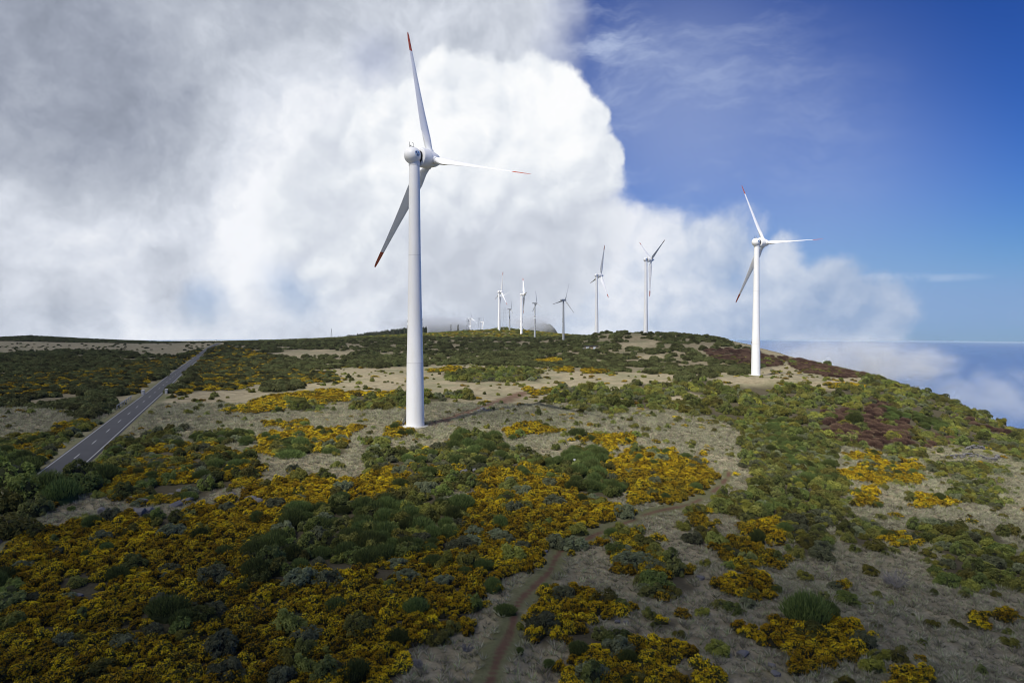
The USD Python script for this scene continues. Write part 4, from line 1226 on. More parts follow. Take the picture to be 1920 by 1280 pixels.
def shrub(seed, R, H, n_lobes, n_leaf, size, base, light, dark, r0=0.26, r1=0.42):
    rng = np.random.default_rng(seed)
    c, r = lobes_of(rng, n_lobes, R * 0.78, H * 0.78, r0 * R, r1 * R)
    k = rng.integers(n_lobes, size=n_leaf)
    d = unit(rng.normal(size=(n_leaf, 3)) + np.array([0, 0, 0.55]) + 0.5 * unit(c[k] + 1e-6))
    p = c[k] + d * r[k][:, None] * rng.uniform(0.75, 1.06, n_leaf)[:, None]
    p[:, 2] = np.maximum(p[:, 2], 0.02)
    tone = rng.uniform(0, 1, n_lobes)[k] * 0.55 + rng.uniform(0, 0.45, n_leaf)
    cols = np.array(base) * (1 - tone[:, None]) + np.array(light) * tone[:, None]
    m = 70
    e = unit(rng.normal(size=(m, 3)) + [0, 0, 0.9])
    twig = blades(e * [R * 0.45, R * 0.45, H * 0.4], e, 0.62 * min(R, H), 0.012, rng, np.array([[0.115, 0.095, 0.075]]) * rng.uniform(0.6, 1.4, (m, 1)))
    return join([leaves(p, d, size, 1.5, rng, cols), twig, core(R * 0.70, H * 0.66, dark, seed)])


def gorse(seed, R, H, n_leaf, size, bloom):
    rng = np.random.default_rng(seed)
    nl = 10
    c, r = lobes_of(rng, nl, R * 0.72, H * 0.62, 0.26 * R, 0.42 * R)
    k = rng.integers(nl, size=n_leaf)
    d = unit(rng.normal(size=(n_leaf, 3)) + np.array([0, 0, 0.8]))
    rad_ = rng.uniform(0.5, 1.15, n_leaf)
    p = c[k] + d * r[k][:, None] * rad_[:, None]
    p[:, 2] = np.maximum(p[:, 2], 0.02)
    flower = (rad_ > 0.70) & (rng.uniform(size=n_leaf) < bloom * np.clip(0.45 + 0.60 * d[:, 2], 0.2, 1.0) * rng.uniform(0.6, 1.15, nl)[k])
    y = np.array([0.66, 0.470, 0.014]) * rng.uniform(0.7, 1.15, (n_leaf, 1)) * np.stack([np.ones(n_leaf), rng.uniform(0.82, 1.12, n_leaf), np.ones(n_leaf)], 1)
    gcol = np.array([0.070, 0.078, 0.024]) * rng.uniform(0.6, 1.3, (n_leaf, 1))
    cols = np.where(flower[:, None], y, gcol)
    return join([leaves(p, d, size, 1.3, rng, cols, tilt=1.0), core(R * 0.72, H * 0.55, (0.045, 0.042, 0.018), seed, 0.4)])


def broom(seed, R, H, n, base, light, width=0.02, lean=0.55):
    rng = np.random.default_rng(seed)
    phi, rho = rng.uniform(0, 2 * np.pi, n), np.sqrt(rng.uniform(0, 1, n))
    out = np.stack([np.cos(phi), np.sin(phi), 0 * phi], 1)
    u = rng.uniform(0.15, 0.8, n)
    p = out * (rho * R * (0.35 + 0.6 * u))[:, None]
    dome = H * np.sqrt(np.clip(1 - (rho * 0.9) ** 2, 0.05, 1))
    p[:, 2] = dome * u
    d = unit(out * (lean * rho)[:, None] + np.array([0, 0, 1.0]) + rng.normal(size=(n, 3)) * 0.22)
    tone = rng.uniform(0, 1, (n, 1))
    cols = np.array(base) * (1 - tone) + np.array(light) * tone
    return join([blades(p, d, 0.20 * H, width, rng, cols), core(R * 0.68, H * 0.62, np.array(base) * 0.6, seed)])


def tuft(seed):
    rng = np.random.default_rng(seed)
    n = 26
    phi = rng.uniform(0, 2 * np.pi, n)
    out = np.stack([np.cos(phi), np.sin(phi), 0 * phi], 1)
    d = unit(out * rng.uniform(0.3, 1.3, (n, 1)) + [0, 0, 1.0])
    cols = np.array([0.44, 0.40, 0.30]) * rng.uniform(0.6, 1.15, (n, 1)) * np.where(rng.uniform(size=(n, 1)) < 0.25, [0.65, 0.85, 0.5], [1, 1, 1])
    return blades(out * 0.06, d, 0.34, 0.014, rng, cols)


def conifer(seed):
    rng = np.random.default_rng(seed)
    n = 420
    u = rng.uniform(0.06, 1, n) ** 0.85
    phi = rng.uniform(0, 2 * np.pi, n)
    rr = (1 - u) * 0.17 * rng.uniform(0.5, 1.1, n) + 0.008
    p = np.stack([rr * np.cos(phi), rr * np.sin(phi), u], 1)
    d = np.stack([np.cos(phi), np.sin(phi), -0.35 + 0 * phi], 1)
    cols = np.array([[0.050, 0.066, 0.036], [0.095, 0.100, 0.052], [0.066, 0.078, 0.048], [0.115, 0.112, 0.066]][seed % 4]) * rng.uniform(0.6, 1.5, (n, 1))
    return join([blades(p - d * 0.02, unit(d), 0.085, 0.02, rng, cols), core(0.07, 0.5, (0.02, 0.03, 0.02), seed)])


OLIVE, OLIVE_L, DARK = (0.100, 0.122, 0.030), (0.290, 0.298, 0.072), (0.040, 0.046, 0.016)
SAGE, SAGE_L = (0.105, 0.122, 0.060), (0.225, 0.240, 0.130)
BLOOM = (0.32, 0.52, 0.68, 0.80, 0.90, 1.0, 1.05)
PROTO = {
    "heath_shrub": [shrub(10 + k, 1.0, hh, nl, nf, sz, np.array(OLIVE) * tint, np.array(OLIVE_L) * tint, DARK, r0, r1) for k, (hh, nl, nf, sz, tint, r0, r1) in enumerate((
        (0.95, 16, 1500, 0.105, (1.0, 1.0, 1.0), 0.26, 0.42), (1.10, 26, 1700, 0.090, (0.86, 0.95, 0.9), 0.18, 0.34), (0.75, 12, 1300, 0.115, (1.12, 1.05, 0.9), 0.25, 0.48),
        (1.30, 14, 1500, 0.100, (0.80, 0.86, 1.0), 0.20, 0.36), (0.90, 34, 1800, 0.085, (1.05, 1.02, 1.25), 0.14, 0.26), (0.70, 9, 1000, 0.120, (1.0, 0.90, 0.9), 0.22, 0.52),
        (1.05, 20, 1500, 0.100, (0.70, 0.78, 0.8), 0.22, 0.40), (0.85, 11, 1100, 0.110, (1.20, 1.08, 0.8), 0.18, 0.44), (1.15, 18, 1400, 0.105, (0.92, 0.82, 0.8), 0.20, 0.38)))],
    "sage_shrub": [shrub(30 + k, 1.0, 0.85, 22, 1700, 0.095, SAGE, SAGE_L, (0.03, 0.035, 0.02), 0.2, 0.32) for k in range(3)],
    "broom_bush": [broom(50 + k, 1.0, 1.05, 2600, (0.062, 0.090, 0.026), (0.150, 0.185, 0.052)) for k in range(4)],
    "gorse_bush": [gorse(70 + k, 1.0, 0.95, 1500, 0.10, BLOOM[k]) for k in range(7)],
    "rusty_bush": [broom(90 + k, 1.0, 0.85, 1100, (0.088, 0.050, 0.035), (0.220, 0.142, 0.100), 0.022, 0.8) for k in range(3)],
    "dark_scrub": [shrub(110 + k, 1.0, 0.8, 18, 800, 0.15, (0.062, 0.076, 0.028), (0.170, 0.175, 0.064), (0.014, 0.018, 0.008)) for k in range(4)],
}


def jitter_grid(x0, x1, y0, y1, cell, seed):
    rng = np.random.default_rng(seed)
    gx, gy = np.meshgrid(np.arange(x0, x1, cell), np.arange(y0, y1, cell), indexing="ij")
    return np.stack([gx + rng.uniform(0, cell, gx.shape), gy + rng.uniform(0, cell, gx.shape)], -1).reshape(-1, 2), rng


PLANTS = {k: [] for k in PROTO}             # rows: x, y, z, radius, height factor, turn, variant, zone


def sow(y0, y1, cell, seed, rule):
    w = 0.80 * y1 + 12
    p, rng = jitter_grid(-w, w, y0, y1, cell, seed)
    keep = (np.abs(p[:, 0]) < 0.80 * p[:, 1] + 12) & (p[:, 0] < 150)
    p = p[keep]
    p = p[plantable(p[:, 0], p[:, 1])]
    z = height(p[:, 0], p[:, 1])
    zone = zone_of(p[:, 0], p[:, 1], z)
    r = rng.uniform(size=(len(p), 5))
    patch = meshkit.fbm(np.stack([p[:, 0] / (4.0 if y1 < 140 else 7.0), p[:, 1] / (4.0 if y1 < 140 else 7.0), 0 * z], -1), 3, seed)
    rule(p, z, zone, r, patch)


def put(kind, p, z, zone, mask, radius, tall, r):
    n = mask.sum()
    if n:
        rad_ = np.broadcast_to(radius, mask.shape)[mask]
        PLANTS[kind].append(np.stack([p[mask, 0], p[mask, 1], z[mask] - 0.04 * rad_, rad_, np.broadcast_to(tall, mask.shape)[mask], r[mask, 3] * 6.283, np.floor(r[mask, 4] * len(PROTO[kind])), zone[mask]], 1))


def flowering(p, r):
    """Some stretches of gorse are in fuller flower than others."""
    f = meshkit.fbm(np.stack([p[:, 0] / 9, p[:, 1] / 9, 0 * p[:, 0]], -1), 3, 611)
    r[:, 4] = np.clip(0.45 * r[:, 4] + 0.9 * (f - 0.16), 0, 0.999)


def near_gorse(p, z, zone, r, patch):
    flowering(p, r)
    put("gorse_bush", p, z, zone, (zone == GORSE) & (r[:, 0] < 0.96), 0.40 + 0.30 * r[:, 1] ** 2, 0.8 + 0.5 * r[:, 2], r)
    put("gorse_bush", p, z, zone, (zone == MIX) & (patch > 0.44), 0.40 + 0.25 * r[:, 1], 0.8 + 0.4 * r[:, 2], r)


def near_shrub(p, z, zone, r, patch):
    a = r[:, 0]
    put("heath_shrub", p, z, zone, (zone == SHRUB) & (a < 0.70), 0.5 + 0.6 * r[:, 1] ** 1.3, 0.85 + 0.4 * r[:, 2], r)
    put("sage_shrub", p, z, zone, (zone == SHRUB) & (a > 0.86), 0.7 + 0.5 * r[:, 1], 0.8 + 0.3 * r[:, 2], r)
    put("broom_bush", p, z, zone, (zone == BROOM) & (a < 0.42), 0.7 + 0.6 * r[:, 1], 0.9 + 0.4 * r[:, 2], r)
    put("heath_shrub", p, z, zone, (zone == BROOM) & (a > 0.58), 0.55 + 0.6 * r[:, 1], 0.9 + 0.4 * r[:, 2], r)
    put("sage_shrub", p, z, zone, (zone == BROOM) & (a > 0.46) & (a < 0.54), 0.6 + 0.5 * r[:, 1], 0.9 + 0.3 * r[:, 2], r)
    put("rusty_bush", p, z, zone, (zone == RUST) & (a < 0.75), 0.9 + 0.6 * r[:, 1], 0.8 + 0.4 * r[:, 2], r)
    put("heath_shrub", p, z, zone, (zone == RUST) & (a > 0.86), 0.8 + 0.5 * r[:, 1], 0.9 + 0.4 * r[:, 2], r)
    put("heath_shrub", p, z, zone, (zone == GORSE) & (a < 0.095), 0.40 + 0.60 * r[:, 1] ** 1.5, 0.9 + 0.4 * r[:, 2], r)
    put("sage_shrub", p, z, zone, (zone == GORSE) & (a > 0.955), 0.55 + 0.6 * r[:, 1], 0.85 + 0.3 * r[:, 2], r)
    put("broom_bush", p, z, zone, (zone == GORSE) & (a > 0.5) & (a < 0.55), 0.45 + 0.5 * r[:, 1], 1.0 + 0.4 * r[:, 2], r)
    put("heath_shrub", p, z, zone, (zone == MIX) & (a < 0.24), 0.55 + 0.6 * r[:, 1], 0.85 + 0.4 * r[:, 2], r)
    put("sage_shrub", p, z, zone, (zone == MIX) & (a > 0.90), 0.6 + 0.5 * r[:, 1], 0.85 + 0.3 * r[:, 2], r)
    put("broom_bush", p, z, zone, (zone == MIX) & (a > 0.60) & (a < 0.68), 0.7 + 0.5 * r[:, 1], 1.0, r)
    put("heath_shrub", p, z, zone, (zone == GRASS) & (a < 0.105) & (p[:, 0] > 4), 0.28 + 0.50 * r[:, 1] ** 1.3, 1.0 + 0.3 * r[:, 2], r)
    put("heath_shrub", p, z, zone, (zone == GRASS) & (a < 0.04) & (p[:, 0] <= 4), 0.3 + 0.35 * r[:, 1], 1.0 + 0.3 * r[:, 2], r)
    put("gorse_bush", p, z, zone, (zone == GRASS) & (a > 0.985), 0.4 + 0.4 * r[:, 1], 0.8, r)
    put("dark_scrub", p, z, zone, (zone == SCRUB) & (a < 0.7), 0.9 + 0.6 * r[:, 1], 0.9, r)


def mid(p, z, zone, r, patch):
    a = r[:, 0]
    put("gorse_bush", p, z, zone, (zone == GORSE) & (a < 0.93), 0.95 + 0.4 * r[:, 1], 0.55 + 0.25 * r[:, 2], r)
    put("gorse_bush", p, z, zone, (zone == MIX) & (a < 0.64), 0.9 + 0.4 * r[:, 1], 0.6, r)
    put("dark_scrub", p, z, zone, (zone == MIX) & (a > 0.76), 0.9 + 0.6 * r[:, 1], 0.9, r)
    put("heath_shrub", p, z, zone, (zone == SHRUB) & (a < 0.58) & (patch > 0.34), 0.55 + 1.25 * r[:, 1] ** 2.6, 0.85 + 0.35 * r[:, 2], r)
    put("sage_shrub", p, z, zone, (zone == SHRUB) & (a > 0.94), 0.9 + 0.6 * r[:, 1], 0.85, r)
    put("broom_bush", p, z, zone, (zone == BROOM) & (a < 0.55), 0.9 + 0.6 * r[:, 1], 0.95, r)
    put("rusty_bush", p, z, zone, (zone == RUST) & (a < 0.70), 1.0 + 0.6 * r[:, 1], 0.8 + 0.3 * r[:, 2], r)
    put("heath_shrub", p, z, zone, (zone == RUST) & (a > 0.90), 1.0 + 0.6 * r[:, 1], 0.9, r)
    put("dark_scrub", p, z, zone, (zone == SCRUB) & (a < 0.60) & (patch > 0.45), 1.0 + 0.8 * r[:, 1], 0.85 + 0.3 * r[:, 2], r)
    put("heath_shrub", p, z, zone, (zone == GRASS) & (a < 0.075) & (patch > 0.40), 0.4 + 0.55 * r[:, 1] ** 2, 0.9 + 0.3 * r[:, 2], r)
    put("gorse_bush", p, z, zone, (zone == GRASS) & (a > 0.975) & (patch > 0.46), 0.7 + 0.6 * r[:, 1], 0.5, r)


def far(p, z, zone, r, patch):
    a = r[:, 0]
    put("gorse_bush", p, z, zone, ((zone == GORSE) & (a < 0.9)) | ((zone == MIX) & (a < 0.68)), 1.5 + 0.9 * r[:, 1], 0.45, r)
    put("dark_scrub", p, z, zone, ((zone == SCRUB) & (a < 0.58) & (patch > 0.45)) | ((zone == MIX) & (a > 0.78)), 1.3 + 1.1 * r[:, 1], 0.75 + 0.3 * r[:, 2], r)
    put("rusty_bush", p, z, zone, (zone == RUST) & (a < 0.8), 1.5 + 0.8 * r[:, 1], 0.7, r)
    put("heath_shrub", p, z, zone, (zone == SHRUB) & (a < 0.7), 1.3 + 0.8 * r[:, 1], 0.9, r)
    mesa = (zone == GRASS) & (p[:, 1] > 690) & (p[:, 0] < -300)
    put("dark_scrub", p, z, zone, mesa & (a < 0.7), 2.0 + r[:, 1], 0.6, r)
    hill = (zone == GRASS) & (p[:, 1] > 640) & (p[:, 0] > -260)
    put("gorse_bush", p, z, zone, hill & (patch > 0.5) & (a < 0.45), 1.8 + 1.0 * r[:, 1], 0.45, r)
    put("heath_shrub", p, z, zone, hill & (patch < 0.55) & (a > 0.45), 1.6 + 1.2 * r[:, 1], 0.6, r)
    put("dark_scrub", p, z, zone, (zone == GRASS) & (p[:, 1] < 640) & (a < 0.035), 0.9 + 0.6 * r[:, 1], 0.9, r)


sow(22, 118, 0.62, 201, near_gorse)
sow(22, 130, 1.25, 202, near_shrub)
sow(118, 300, 1.55, 203, mid)
sow(300, 960, 3.3, 204, far)

PLANTS = {k: np.vstack(v) if v else np.zeros((0, 8)) for k, v in PLANTS.items()}

# bushes of their own that the photo shows plainly: kind, base pixel, width in pixels, height factor, label
OWN = [
    ("broom_bush", 1512, 1172, 96, 1.25, "big dark dome-shaped broom bush behind the large lower right gorse patch"),
    ("sage_shrub", 1160, 1222, 66, 0.9, "big grey green shrub between the two lowest gorse fields at the centre bottom"),
    ("broom_bush", 1085, 1222, 46, 0.9, "dark brownish broom bush left of the big grey green shrub at the centre bottom"),
    ("sage_shrub", 1075, 1026, 62, 0.75, "wide pale yellowish green shrub left of the foot path, its top like a cushion"),
    ("sage_shrub", 1040, 950, 54, 0.95, "round grey green shrub in the bright gorse right of the centre"),
    ("heath_shrub", 1262, 1118, 36, 1.0, "round olive shrub at the right edge of the thin gorse strip"),
    ("heath_shrub", 1375, 1150, 44, 0.9, "pale olive shrub at the front of the small cluster by the lower right gorse"),
    ("sage_shrub", 1400, 1138, 40, 0.9, "grey green shrub at the back of the small cluster by the lower right gorse"),
    ("heath_shrub", 1350, 1140, 34, 0.9, "dark olive shrub at the left of the small cluster by the lower right gorse"),
    ("broom_bush", 1285, 862, 34, 0.9, "round dark broom bush at the top right corner of the bright gorse patch"),
    ("broom_bush", 1082, 818, 46, 0.8, "dark green broom bush on the grass between the two upper gorse mats"),
    ("broom_bush", 545, 862, 58, 0.75, "dark feathery broom bush on the bright yellow gorse mat left of the tower"),
    ("broom_bush", 620, 852, 40, 0.75, "smaller dark broom bush right of the feathery one in the yellow mat"),
    ("sage_shrub", 404, 1150, 46, 1.0, "pale grey green round shrub in the lower left gorse, the palest there"),
    ("sage_shrub", 290, 1185, 38, 0.9, "small pale grey shrub beside dark broom in the lower left gorse"),
    ("sage_shrub", 550, 1165, 44, 0.8, "flat pale grey green shrub in the lower gorse left of the centre"),
    ("sage_shrub", 596, 1008, 56, 0.8, "wide pale green shrub at the top of the dark broom field"),
    ("sage_shrub", 528, 1275, 62, 0.9, "large grey green shrub at the bottom edge left of the centre"),
    ("heath_shrub", 570, 1222, 46, 1.0, "dark olive shrub above the large grey green one at the bottom edge"),
    ("sage_shrub", 320, 1005, 52, 0.9, "grey green shrub at the upper edge of the left gorse field"),
    ("heath_shrub", 178, 1265, 54, 0.9, "round dark green shrub near the bottom left corner"),
    ("sage_shrub", 832, 1092, 40, 0.9, "grey green shrub in the gorse straight below the tower"),
    ("sage_shrub", 742, 1062, 42, 0.85, "pale shrub at the right end of the dark broom field"),
    ("broom_bush", 905, 1066, 46, 0.9, "dark green broom bush in the middle gorse, right of the pale shrub"),
    ("broom_bush", 948, 1150, 44, 0.9, "green broom bush left of the foot path bend"),
    ("heath_shrub", 1633, 1138, 17, 1.1, "small round dark shrub alone on the grass right of the broom dome"),
    ("heath_shrub", 1644, 1178, 21, 0.9, "low round shrub alone on the grass just right of the gorse top"),
    ("heath_shrub", 1795, 1178, 25, 1.0, "round dark shrub alone on the grass at right with a gorse mat beside it"),
    ("heath_shrub", 1730, 1210, 20, 1.0, "round dark shrub alone on the bare grass below the row of small shrubs"),
    ("heath_shrub", 1894, 1212, 31, 1.0, "large dark shrub alone at the right edge of the bare grass"),
    ("heath_shrub", 1839, 1262, 25, 0.85, "dark shrub alone near the bottom right corner"),
    ("heath_shrub", 1712, 1155, 10, 1.4, "narrow upright small shrub on the lower right grass"),
    ("heath_shrub", 1688, 1220, 24, 0.9, "ragged grey shrub right of the large lower right gorse"),
    ("broom_bush", 1735, 1172, 11, 1.5, "narrow pair of upright small shrubs on the lower right grass"),
    ("heath_shrub", 1650, 1235, 42, 0.9, "grey green shrub at the right end of the large lower right gorse"),
    ("heath_shrub", 1892, 1003, 32, 1.1, "lone dark bushy shrub on the pale grass at the far right"),
    ("broom_bush", 1030, 1248, 22, 1.3, "small bright green upright bush alone on the grass at the centre bottom"),
    ("broom_bush", 975, 1222, 16, 1.3, "small upright bush alone beside the foot path at the centre bottom"),
    ("heath_shrub", 975, 1178, 16, 1.7, "narrow upright green bush right beside the foot path"),
    ("sage_shrub", 1540, 1045, 44, 0.95, "large round grey green shrub in the right shrub belt"),
    ("heath_shrub", 1207, 777, 12, 1.0, "small round shrub alone at the edge of the sunlit grass"),
    ("heath_shrub", 1207, 814, 8, 1.0, "tiny dark shrub alone on the middle of the pale grass"),
    ("heath_shrub", 923, 768, 13, 1.0, "round dark shrub by the boulder heap at the red track"),
    ("heath_shrub", 848, 800, 16, 0.6, "low dark shrub on the grass right of the tower foot"),
    ("broom_bush", 795, 796, 12, 0.6, "low dark bush touching the right of the tower's round base"),
    ("heath_shrub", 787, 822, 20, 0.95, "yellowish green round shrub in front of the tower's base"),
    ("heath_shrub", 803, 824, 18, 0.9, "dark green round shrub in front of the tower's base, the right of two"),
    ("heath_shrub", 745, 826, 17, 0.75, "low dark shrub left of the two in front of the tower's base"),
    ("broom_bush", 1124, 733, 12, 1.1, "dark upright tree-like shrub at the corner of the sunlit green belt"),
    ("broom_bush", 1602, 795, 36, 1.3, "dark green tree-like shrub between rusty bushes on the sunlit slope"),
    ("heath_shrub", 1646, 712, 9, 1.6, "small dark upright bush on the skyline of the right slope"),
    ("heath_shrub", 1551, 682, 14, 0.9, "dark round bush on the skyline right of the sunlit turbine"),
    ("heath_shrub", 1710, 734, 10, 0.9, "small bush on the skyline, left of a pair farther down the slope"),
    ("heath_shrub", 20, 1000, 70, 0.95, "tall dark bush at the left edge, below where the road leaves the picture"),
    ("broom_bush", 92, 926, 66, 1.25, "tall dark bush standing before the lowest visible stretch of road"),
    ("heath_shrub", 48, 938, 70, 1.2, "tall dark bush left of the lowest visible stretch of road"),
    ("heath_shrub", 8, 958, 60, 1.15, "tall dark bush at the very left edge, over the vanished road"),
    ("heath_shrub", 142, 912, 60, 1.1, "dark olive bush right of the tall bushes at the lower road"),
    ("heath_shrub", 66, 962, 58, 1.1, "tall dark bush hiding the lower road, second from the left edge"),
    ("broom_bush", 116, 940, 66, 1.2, "tall dark green bush hiding the lower road, third from the left edge"),
    ("heath_shrub", 160, 922, 60, 1.2, "dark green bush hiding the lower road, fourth from the left edge"),
    ("broom_bush", 196, 902, 54, 1.2, "dark green bush at the right verge of the lower road, fifth from the left edge"),
    ("heath_shrub", 228, 876, 46, 1.0, "dark green bush at the right verge just above the lower road bend"),
    ("heath_shrub", 252, 852, 36, 1.0, "olive bush at the right verge by the solid white edge line"),
    ("heath_shrub", 18, 906, 76, 1.1, "large very dark bush left of the road at the left edge"),
    ("broom_bush", 52, 884, 50, 1.1, "very dark bush left of the road, beside the largest one"),
    ("heath_shrub", 1864, 805, 13, 1.2, "dark bush on the skyline near the right edge"),
]
own_rows = []
for kind, px, py, w, tall, label in OWN:
    p = ground_hit(px, py)
    own_rows.append((kind, p, w / 2 / FOCAL * np.linalg.norm(p - EYE), tall, label))
for kind in PLANTS:                          # make room for them
    q = PLANTS[kind]
    if len(q):
        keep = np.ones(len(q), bool)
        for k2, p, r, tall, label in own_rows:
            keep &= np.hypot(q[:, 0] - p[0], q[:, 1] - p[1]) > r * (0.95 if kind != "gorse_bush" else 0.8)
        PLANTS[kind] = q[keep]

CLASS = {}
for kind, protos in PROTO.items():
    for k, (v, f, c) in enumerate(protos):
        path = f"/World/_class_{kind}_{k}"
        stage.CreateClassPrim(path)
        m = usdkit.mesh(stage, path + "/crown", (v, f), LEAF)
        UsdGeom.PrimvarsAPI(m).CreatePrimvar("col", Sdf.ValueTypeNames.Color3fArray, "vertex").Set(Vt.Vec3fArray.FromNumpy(c.astype(np.float32)))
        CLASS[kind, k] = path
STEMWOOD = plain("stem_wood", (0.06, 0.045, 0.03))
for path in CLASS.values():
    usdkit.mesh(stage, path + "/stem", cat([bar([0, 0, -0.25], [0.12 * math.cos(a), 0.12 * math.sin(a), 0.35], 0.035, 5) for a in (0.4, 2.5, 4.6)]), STEMWOOD)


def plant(kind, p, z, radius, tall, turn, variant, label, group=None):
    x = UsdGeom.Xform.Define(stage, free("/World", kind))
    x.AddTranslateOp().Set(Gf.Vec3d(float(p[0]), float(p[1]), float(z)))
    x.AddRotateZOp().Set(math.degrees(turn))
    k = 0.20 * math.sin(turn * 7.3)
    x.AddScaleOp().Set(Gf.Vec3f(float(radius * (1 + k)), float(radius * (1 - k)), float(radius * tall)))
    x.GetPrim().GetReferences().AddInternalReference(CLASS[kind, int(variant)])
    x.GetPrim().SetInstanceable(True)
    tag(x, label, {"gorse_bush": "gorse", "broom_bush": "broom bush"}.get(kind, "shrub"), group)


for i, (kind, p, r, tall, label) in enumerate(own_rows):
    plant(kind, p, p[2] - 0.05 * r, r, tall, i * 1.3, i % len(PROTO[kind]), label)

PLACES = {GRASS: "on dry grass", GORSE: "in yellow gorse", SHRUB: "in green shrubs", BROOM: "in dark broom", RUST: "on the rusty slope", SCRUB: "in dark scrub", MIX: "in mixed scrub", BARE: "on bare ground"}
LOOK = {"heath_shrub": "rounded olive shrub", "sage_shrub": "pale grey shrub", "broom_bush": "dark feathery broom", "gorse_bush": "yellow flowering gorse", "rusty_bush": "rusty brown dry bush", "dark_scrub": "dark low bush"}
LIMIT = {"heath_shrub": 235, "sage_shrub": 90, "broom_bush": 110, "gorse_bush": 260, "rusty_bush": 60, "dark_scrub": 80}
REST = {"heath_shrub": "heath_shrub_cover", "sage_shrub": "sage_shrub_cover", "broom_bush": "broom_cover", "gorse_bush": "gorse_cover", "rusty_bush": "rusty_brush_cover", "dark_scrub": "dark_scrub_cover"}
PATH_PX = np.array(sorted((q[1], q[0]) for q in PATHS["foot_path"][:13]))


def area_of(px, py):
    if py < 700:
        return "on the far ridge" if px > 420 else "on the far left plain"
    if px < 320 and py < 900:
        return "near the road"
    if py < 860:
        return "left of the tower foot" if px < 760 else "right of the tower foot" if px < 1130 else "below the sunlit turbine" if px < 1480 else "on the right hillside"
    path = np.interp(py, PATH_PX[:, 0], PATH_PX[:, 1])
    if px < path:
        s = path - px
        side = "just left of the foot path" if s < 130 else "midway left of the foot path" if s < 330 else "below the huge tower" if px > 560 else "at the left" if px > 250 else "at the left edge"
    else:
        s = px - path
        side = "just right of the foot path" if s < 130 else "right of the foot path" if s < 330 else "at the right" if px < 1700 else "at the right edge"
    row = "" if py < 960 else ", lower half" if py < 1080 else ", near the bottom" if py < 1190 else ", at the bottom"
    return side + row


for kind, q in PLANTS.items():
    if not len(q):
        continue
    px, py, d = project(q[:, :3])
    size = np.where((px > -20) & (px < W + 20) & (py < Hh + 30), q[:, 3] / np.maximum(d, 1), 0)
    lone = np.where(q[:, 7] == GRASS, 1.6, 1.0)
    order = np.argsort(-size * lone)
    small_to, big_from = np.quantile(q[:, 3], (0.33, 0.7))
    single, rest = order[:LIMIT[kind]], order[LIMIT[kind]:]
    for i in single:
        big = "large" if q[i, 3] > big_from else "small" if q[i, 3] < small_to else "middling"
        look = LOOK[kind]
        if kind == "gorse_bush":
            look = ("sparsely flowering gorse", "half flowering gorse", "full flowering gorse", "golden flowering gorse")[min(int(q[i, 6]) // 2, 3)]
        elif kind == "heath_shrub":
            look = ("rounded", "compact", "spreading", "upright", "dense", "loose", "dark", "yellowish", "brownish")[int(q[i, 6])] + " olive shrub"
        name = f"{big} {look} {PLACES[int(q[i, 7])]} {area_of(px[i], py[i])}"
        plant(kind, q[i], q[i, 2], q[i, 3], q[i, 4], q[i, 5], q[i, 6], name, name)
    if len(rest):
        path = free("/World", REST[kind])
        inst = UsdGeom.PointInstancer.Define(stage, path)
        targets = []
        for k, (v, f, c) in enumerate(PROTO[kind]):
            m = usdkit.mesh(stage, f"{path}/plant_{k + 1:03d}", (v, f), LEAF)
            UsdGeom.PrimvarsAPI(m).CreatePrimvar("col", Sdf.ValueTypeNames.Color3fArray, "vertex").Set(Vt.Vec3fArray.FromNumpy(c.astype(np.float32)))
            targets.append(m.GetPath())
        inst.CreatePrototypesRel().SetTargets(targets)
        a = q[rest]
        inst.CreateProtoIndicesAttr(Vt.IntArray.FromNumpy(a[:, 6].astype(np.int32)))
        inst.CreatePositionsAttr(Vt.Vec3fArray.FromNumpy(a[:, :3].astype(np.float32)))
        inst.CreateScalesAttr(Vt.Vec3fArray.FromNumpy(np.stack([a[:, 3] * (1 + 0.2 * np.sin(a[:, 5] * 7.3)), a[:, 3] * (1 - 0.2 * np.sin(a[:, 5] * 7.3)), a[:, 3] * a[:, 4]], 1).astype(np.float32)))
        inst.CreateOrientationsAttr(Vt.QuathArray([Gf.Quath(float(math.cos(t / 2)), 0, 0, float(math.sin(t / 2))) for t in a[:, 5]]))
        tag(inst, LOOK[kind] + ", mass of many growing across the plateau", {"gorse_bush": "gorse", "broom_bush": "broom"}.get(kind, "scrub"), kind="stuff")


def instancer(name, protos, mat, rows, label, category):
    path = free("/World", name)
    inst = UsdGeom.PointInstancer.Define(stage, path)
    targets = []
    for k, (v, f, c) in enumerate(protos):
        m = usdkit.mesh(stage, f"{path}/plant_{k + 1:03d}", (v, f), mat)
        UsdGeom.PrimvarsAPI(m).CreatePrimvar("col", Sdf.ValueTypeNames.Color3fArray, "vertex").Set(Vt.Vec3fArray.FromNumpy(c.astype(np.float32)))
        targets.append(m.GetPath())
    inst.CreatePrototypesRel().SetTargets(targets)
    rng = np.random.default_rng(5)
    inst.CreateProtoIndicesAttr(Vt.IntArray.FromNumpy(rng.integers(len(protos), size=len(rows)).astype(np.int32)))
    inst.CreatePositionsAttr(Vt.Vec3fArray.FromNumpy(rows[:, :3].astype(np.float32)))
    inst.CreateScalesAttr(Vt.Vec3fArray.FromNumpy(rows[:, 3:6].astype(np.float32)))
    inst.CreateOrientationsAttr(Vt.QuathArray([Gf.Quath(float(math.cos(t / 2)), 0, 0, float(math.sin(t / 2))) for t in rng.uniform(0, 6.28, len(rows))]))
    tag(inst, label, category, kind="stuff")


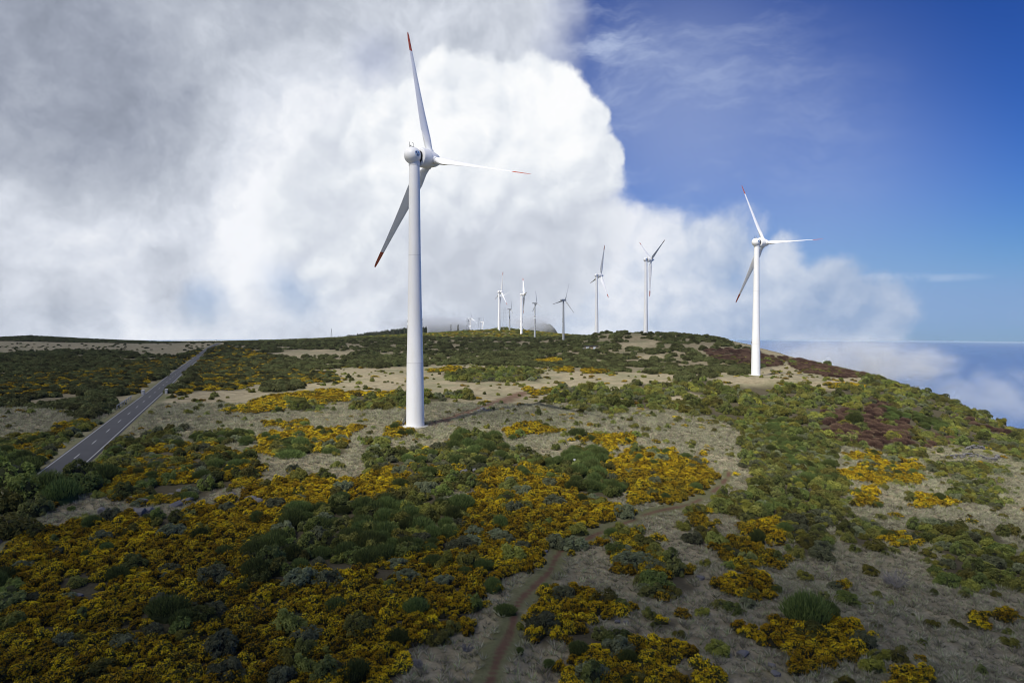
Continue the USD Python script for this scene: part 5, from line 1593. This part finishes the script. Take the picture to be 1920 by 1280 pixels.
# dry grass
p, rng = jitter_grid(-110, 110, 22, 135, 0.38, 301)
p = p[(np.abs(p[:, 0]) < 0.8 * p[:, 1] + 4)]
z = height(p[:, 0], p[:, 1])
ok = (zone_of(p[:, 0], p[:, 1], z) == GRASS) & (PATH_TREE.query(p)[0] > 0.7) & (ROAD_TREE.query(p)[0] > 3.0) & (rng.uniform(size=len(p)) < np.where(p[:, 1] < 80, 0.75, 0.45))
p, z = p[ok], z[ok]
s = rng.uniform(0.7, 1.5, len(p)) * (1 + 0.5 * sstep(p[:, 1], 60, 120))
instancer("dry_grass", [tuft(400 + k) for k in range(5)], STRAW, np.c_[p, z, s, s, s * rng.uniform(0.5, 1.0, len(p))], "pale dry grass tufts across the open ground", "grass")

# the conifer wood on the far rise
rng = np.random.default_rng(77)
rows = []
for k in range(1500):
    px = rng.uniform(598, 800)
    depth = rng.uniform(860, 1080)
    x = (px - 960) / FOCAL * depth
    lim = 880 + 18 * math.sin(px / 9) + 22 * math.sin(px / 23 + 1)
    if depth < lim:
        continue
    z0 = ground(x, depth) - 0.3
    crest = np.interp(px, [598, 612, 640, 700, 760, 800], [637.5, 634, 629.5, 621, 612.5, 611]) + 5 * (1080 - depth) / 220
    h = min(CAM_Z + (610 - crest) / FOCAL * depth - z0, 13.0) * rng.uniform(0.6, 1.08)
    if h < 2.0:
        continue
    rows.append([x, depth, z0, h, h, h])
instancer("conifer_wood", [conifer(500 + k) for k in range(4)], LEAF, np.array(rows), "dark conifer plantation on the far rise behind the huge tower", "wood")
for px, y_, hh in ((859, 634, 9), (930, 618, 4)):
    p = pt(px, y_, 800 if px == 859 else 760)
    v, f, c = conifer(600 + px)
    t = thing("conifer_tree", {859: "lone dark conifer in the sunlit field left of the small turbines", 930: "tiny dark tree on the sunlit hilltop"}[px], "tree", (p[0], p[1], ground(p[0], p[1])))
    obj("crown", (v * hh, f), LEAF, t, col=c)
    obj("trunk", bar([0, 0, -0.5], [0, 0, hh * 0.3], 0.14), STEMWOOD, t)


def dead_bush(px, py, w, label, seed):
    rng = np.random.default_rng(seed)
    p = ground_hit(px, py)
    r = w / 2 / FOCAL * p[1]
    t = thing("dead_bush", label, "shrub", tuple(p))
    main, twigs = [], []
    for k in range(14):
        a = rng.uniform(0, 6.283)
        d = unit([math.cos(a) * rng.uniform(0.3, 1.3), math.sin(a) * rng.uniform(0.3, 1.3), rng.uniform(0.35, 1.0)])
        e = d * r * rng.uniform(0.6, 1.1)
        main.append(bar([0, 0, -0.1], e, 0.022, 5))
        for _ in range(16):
            s = e * rng.uniform(0.25, 1.0)
            twigs.append(bar(s, s + unit(d + rng.normal(size=3) * 0.6) * r * rng.uniform(0.15, 0.4), 0.010, 3))
    grey = plain(f"dead_wood_{seed}", (0.24, 0.225, 0.205))
    obj("branches", cat(main), grey, t)
    obj("twigs", cat(twigs), grey, t)


dead_bush(1683, 1100, 64, "grey leafless dead bush among small shrubs on the right grass", 1)
dead_bush(1668, 1094, 40, "second grey dead bush, half leafless, left behind the bigger one", 2)
dead_bush(783, 1248, 26, "small grey dead bush at the edge of the gorse near the bottom", 3)
dead_bush(875, 1218, 30, "grey leafless bush under the gorse left of the foot path", 4)
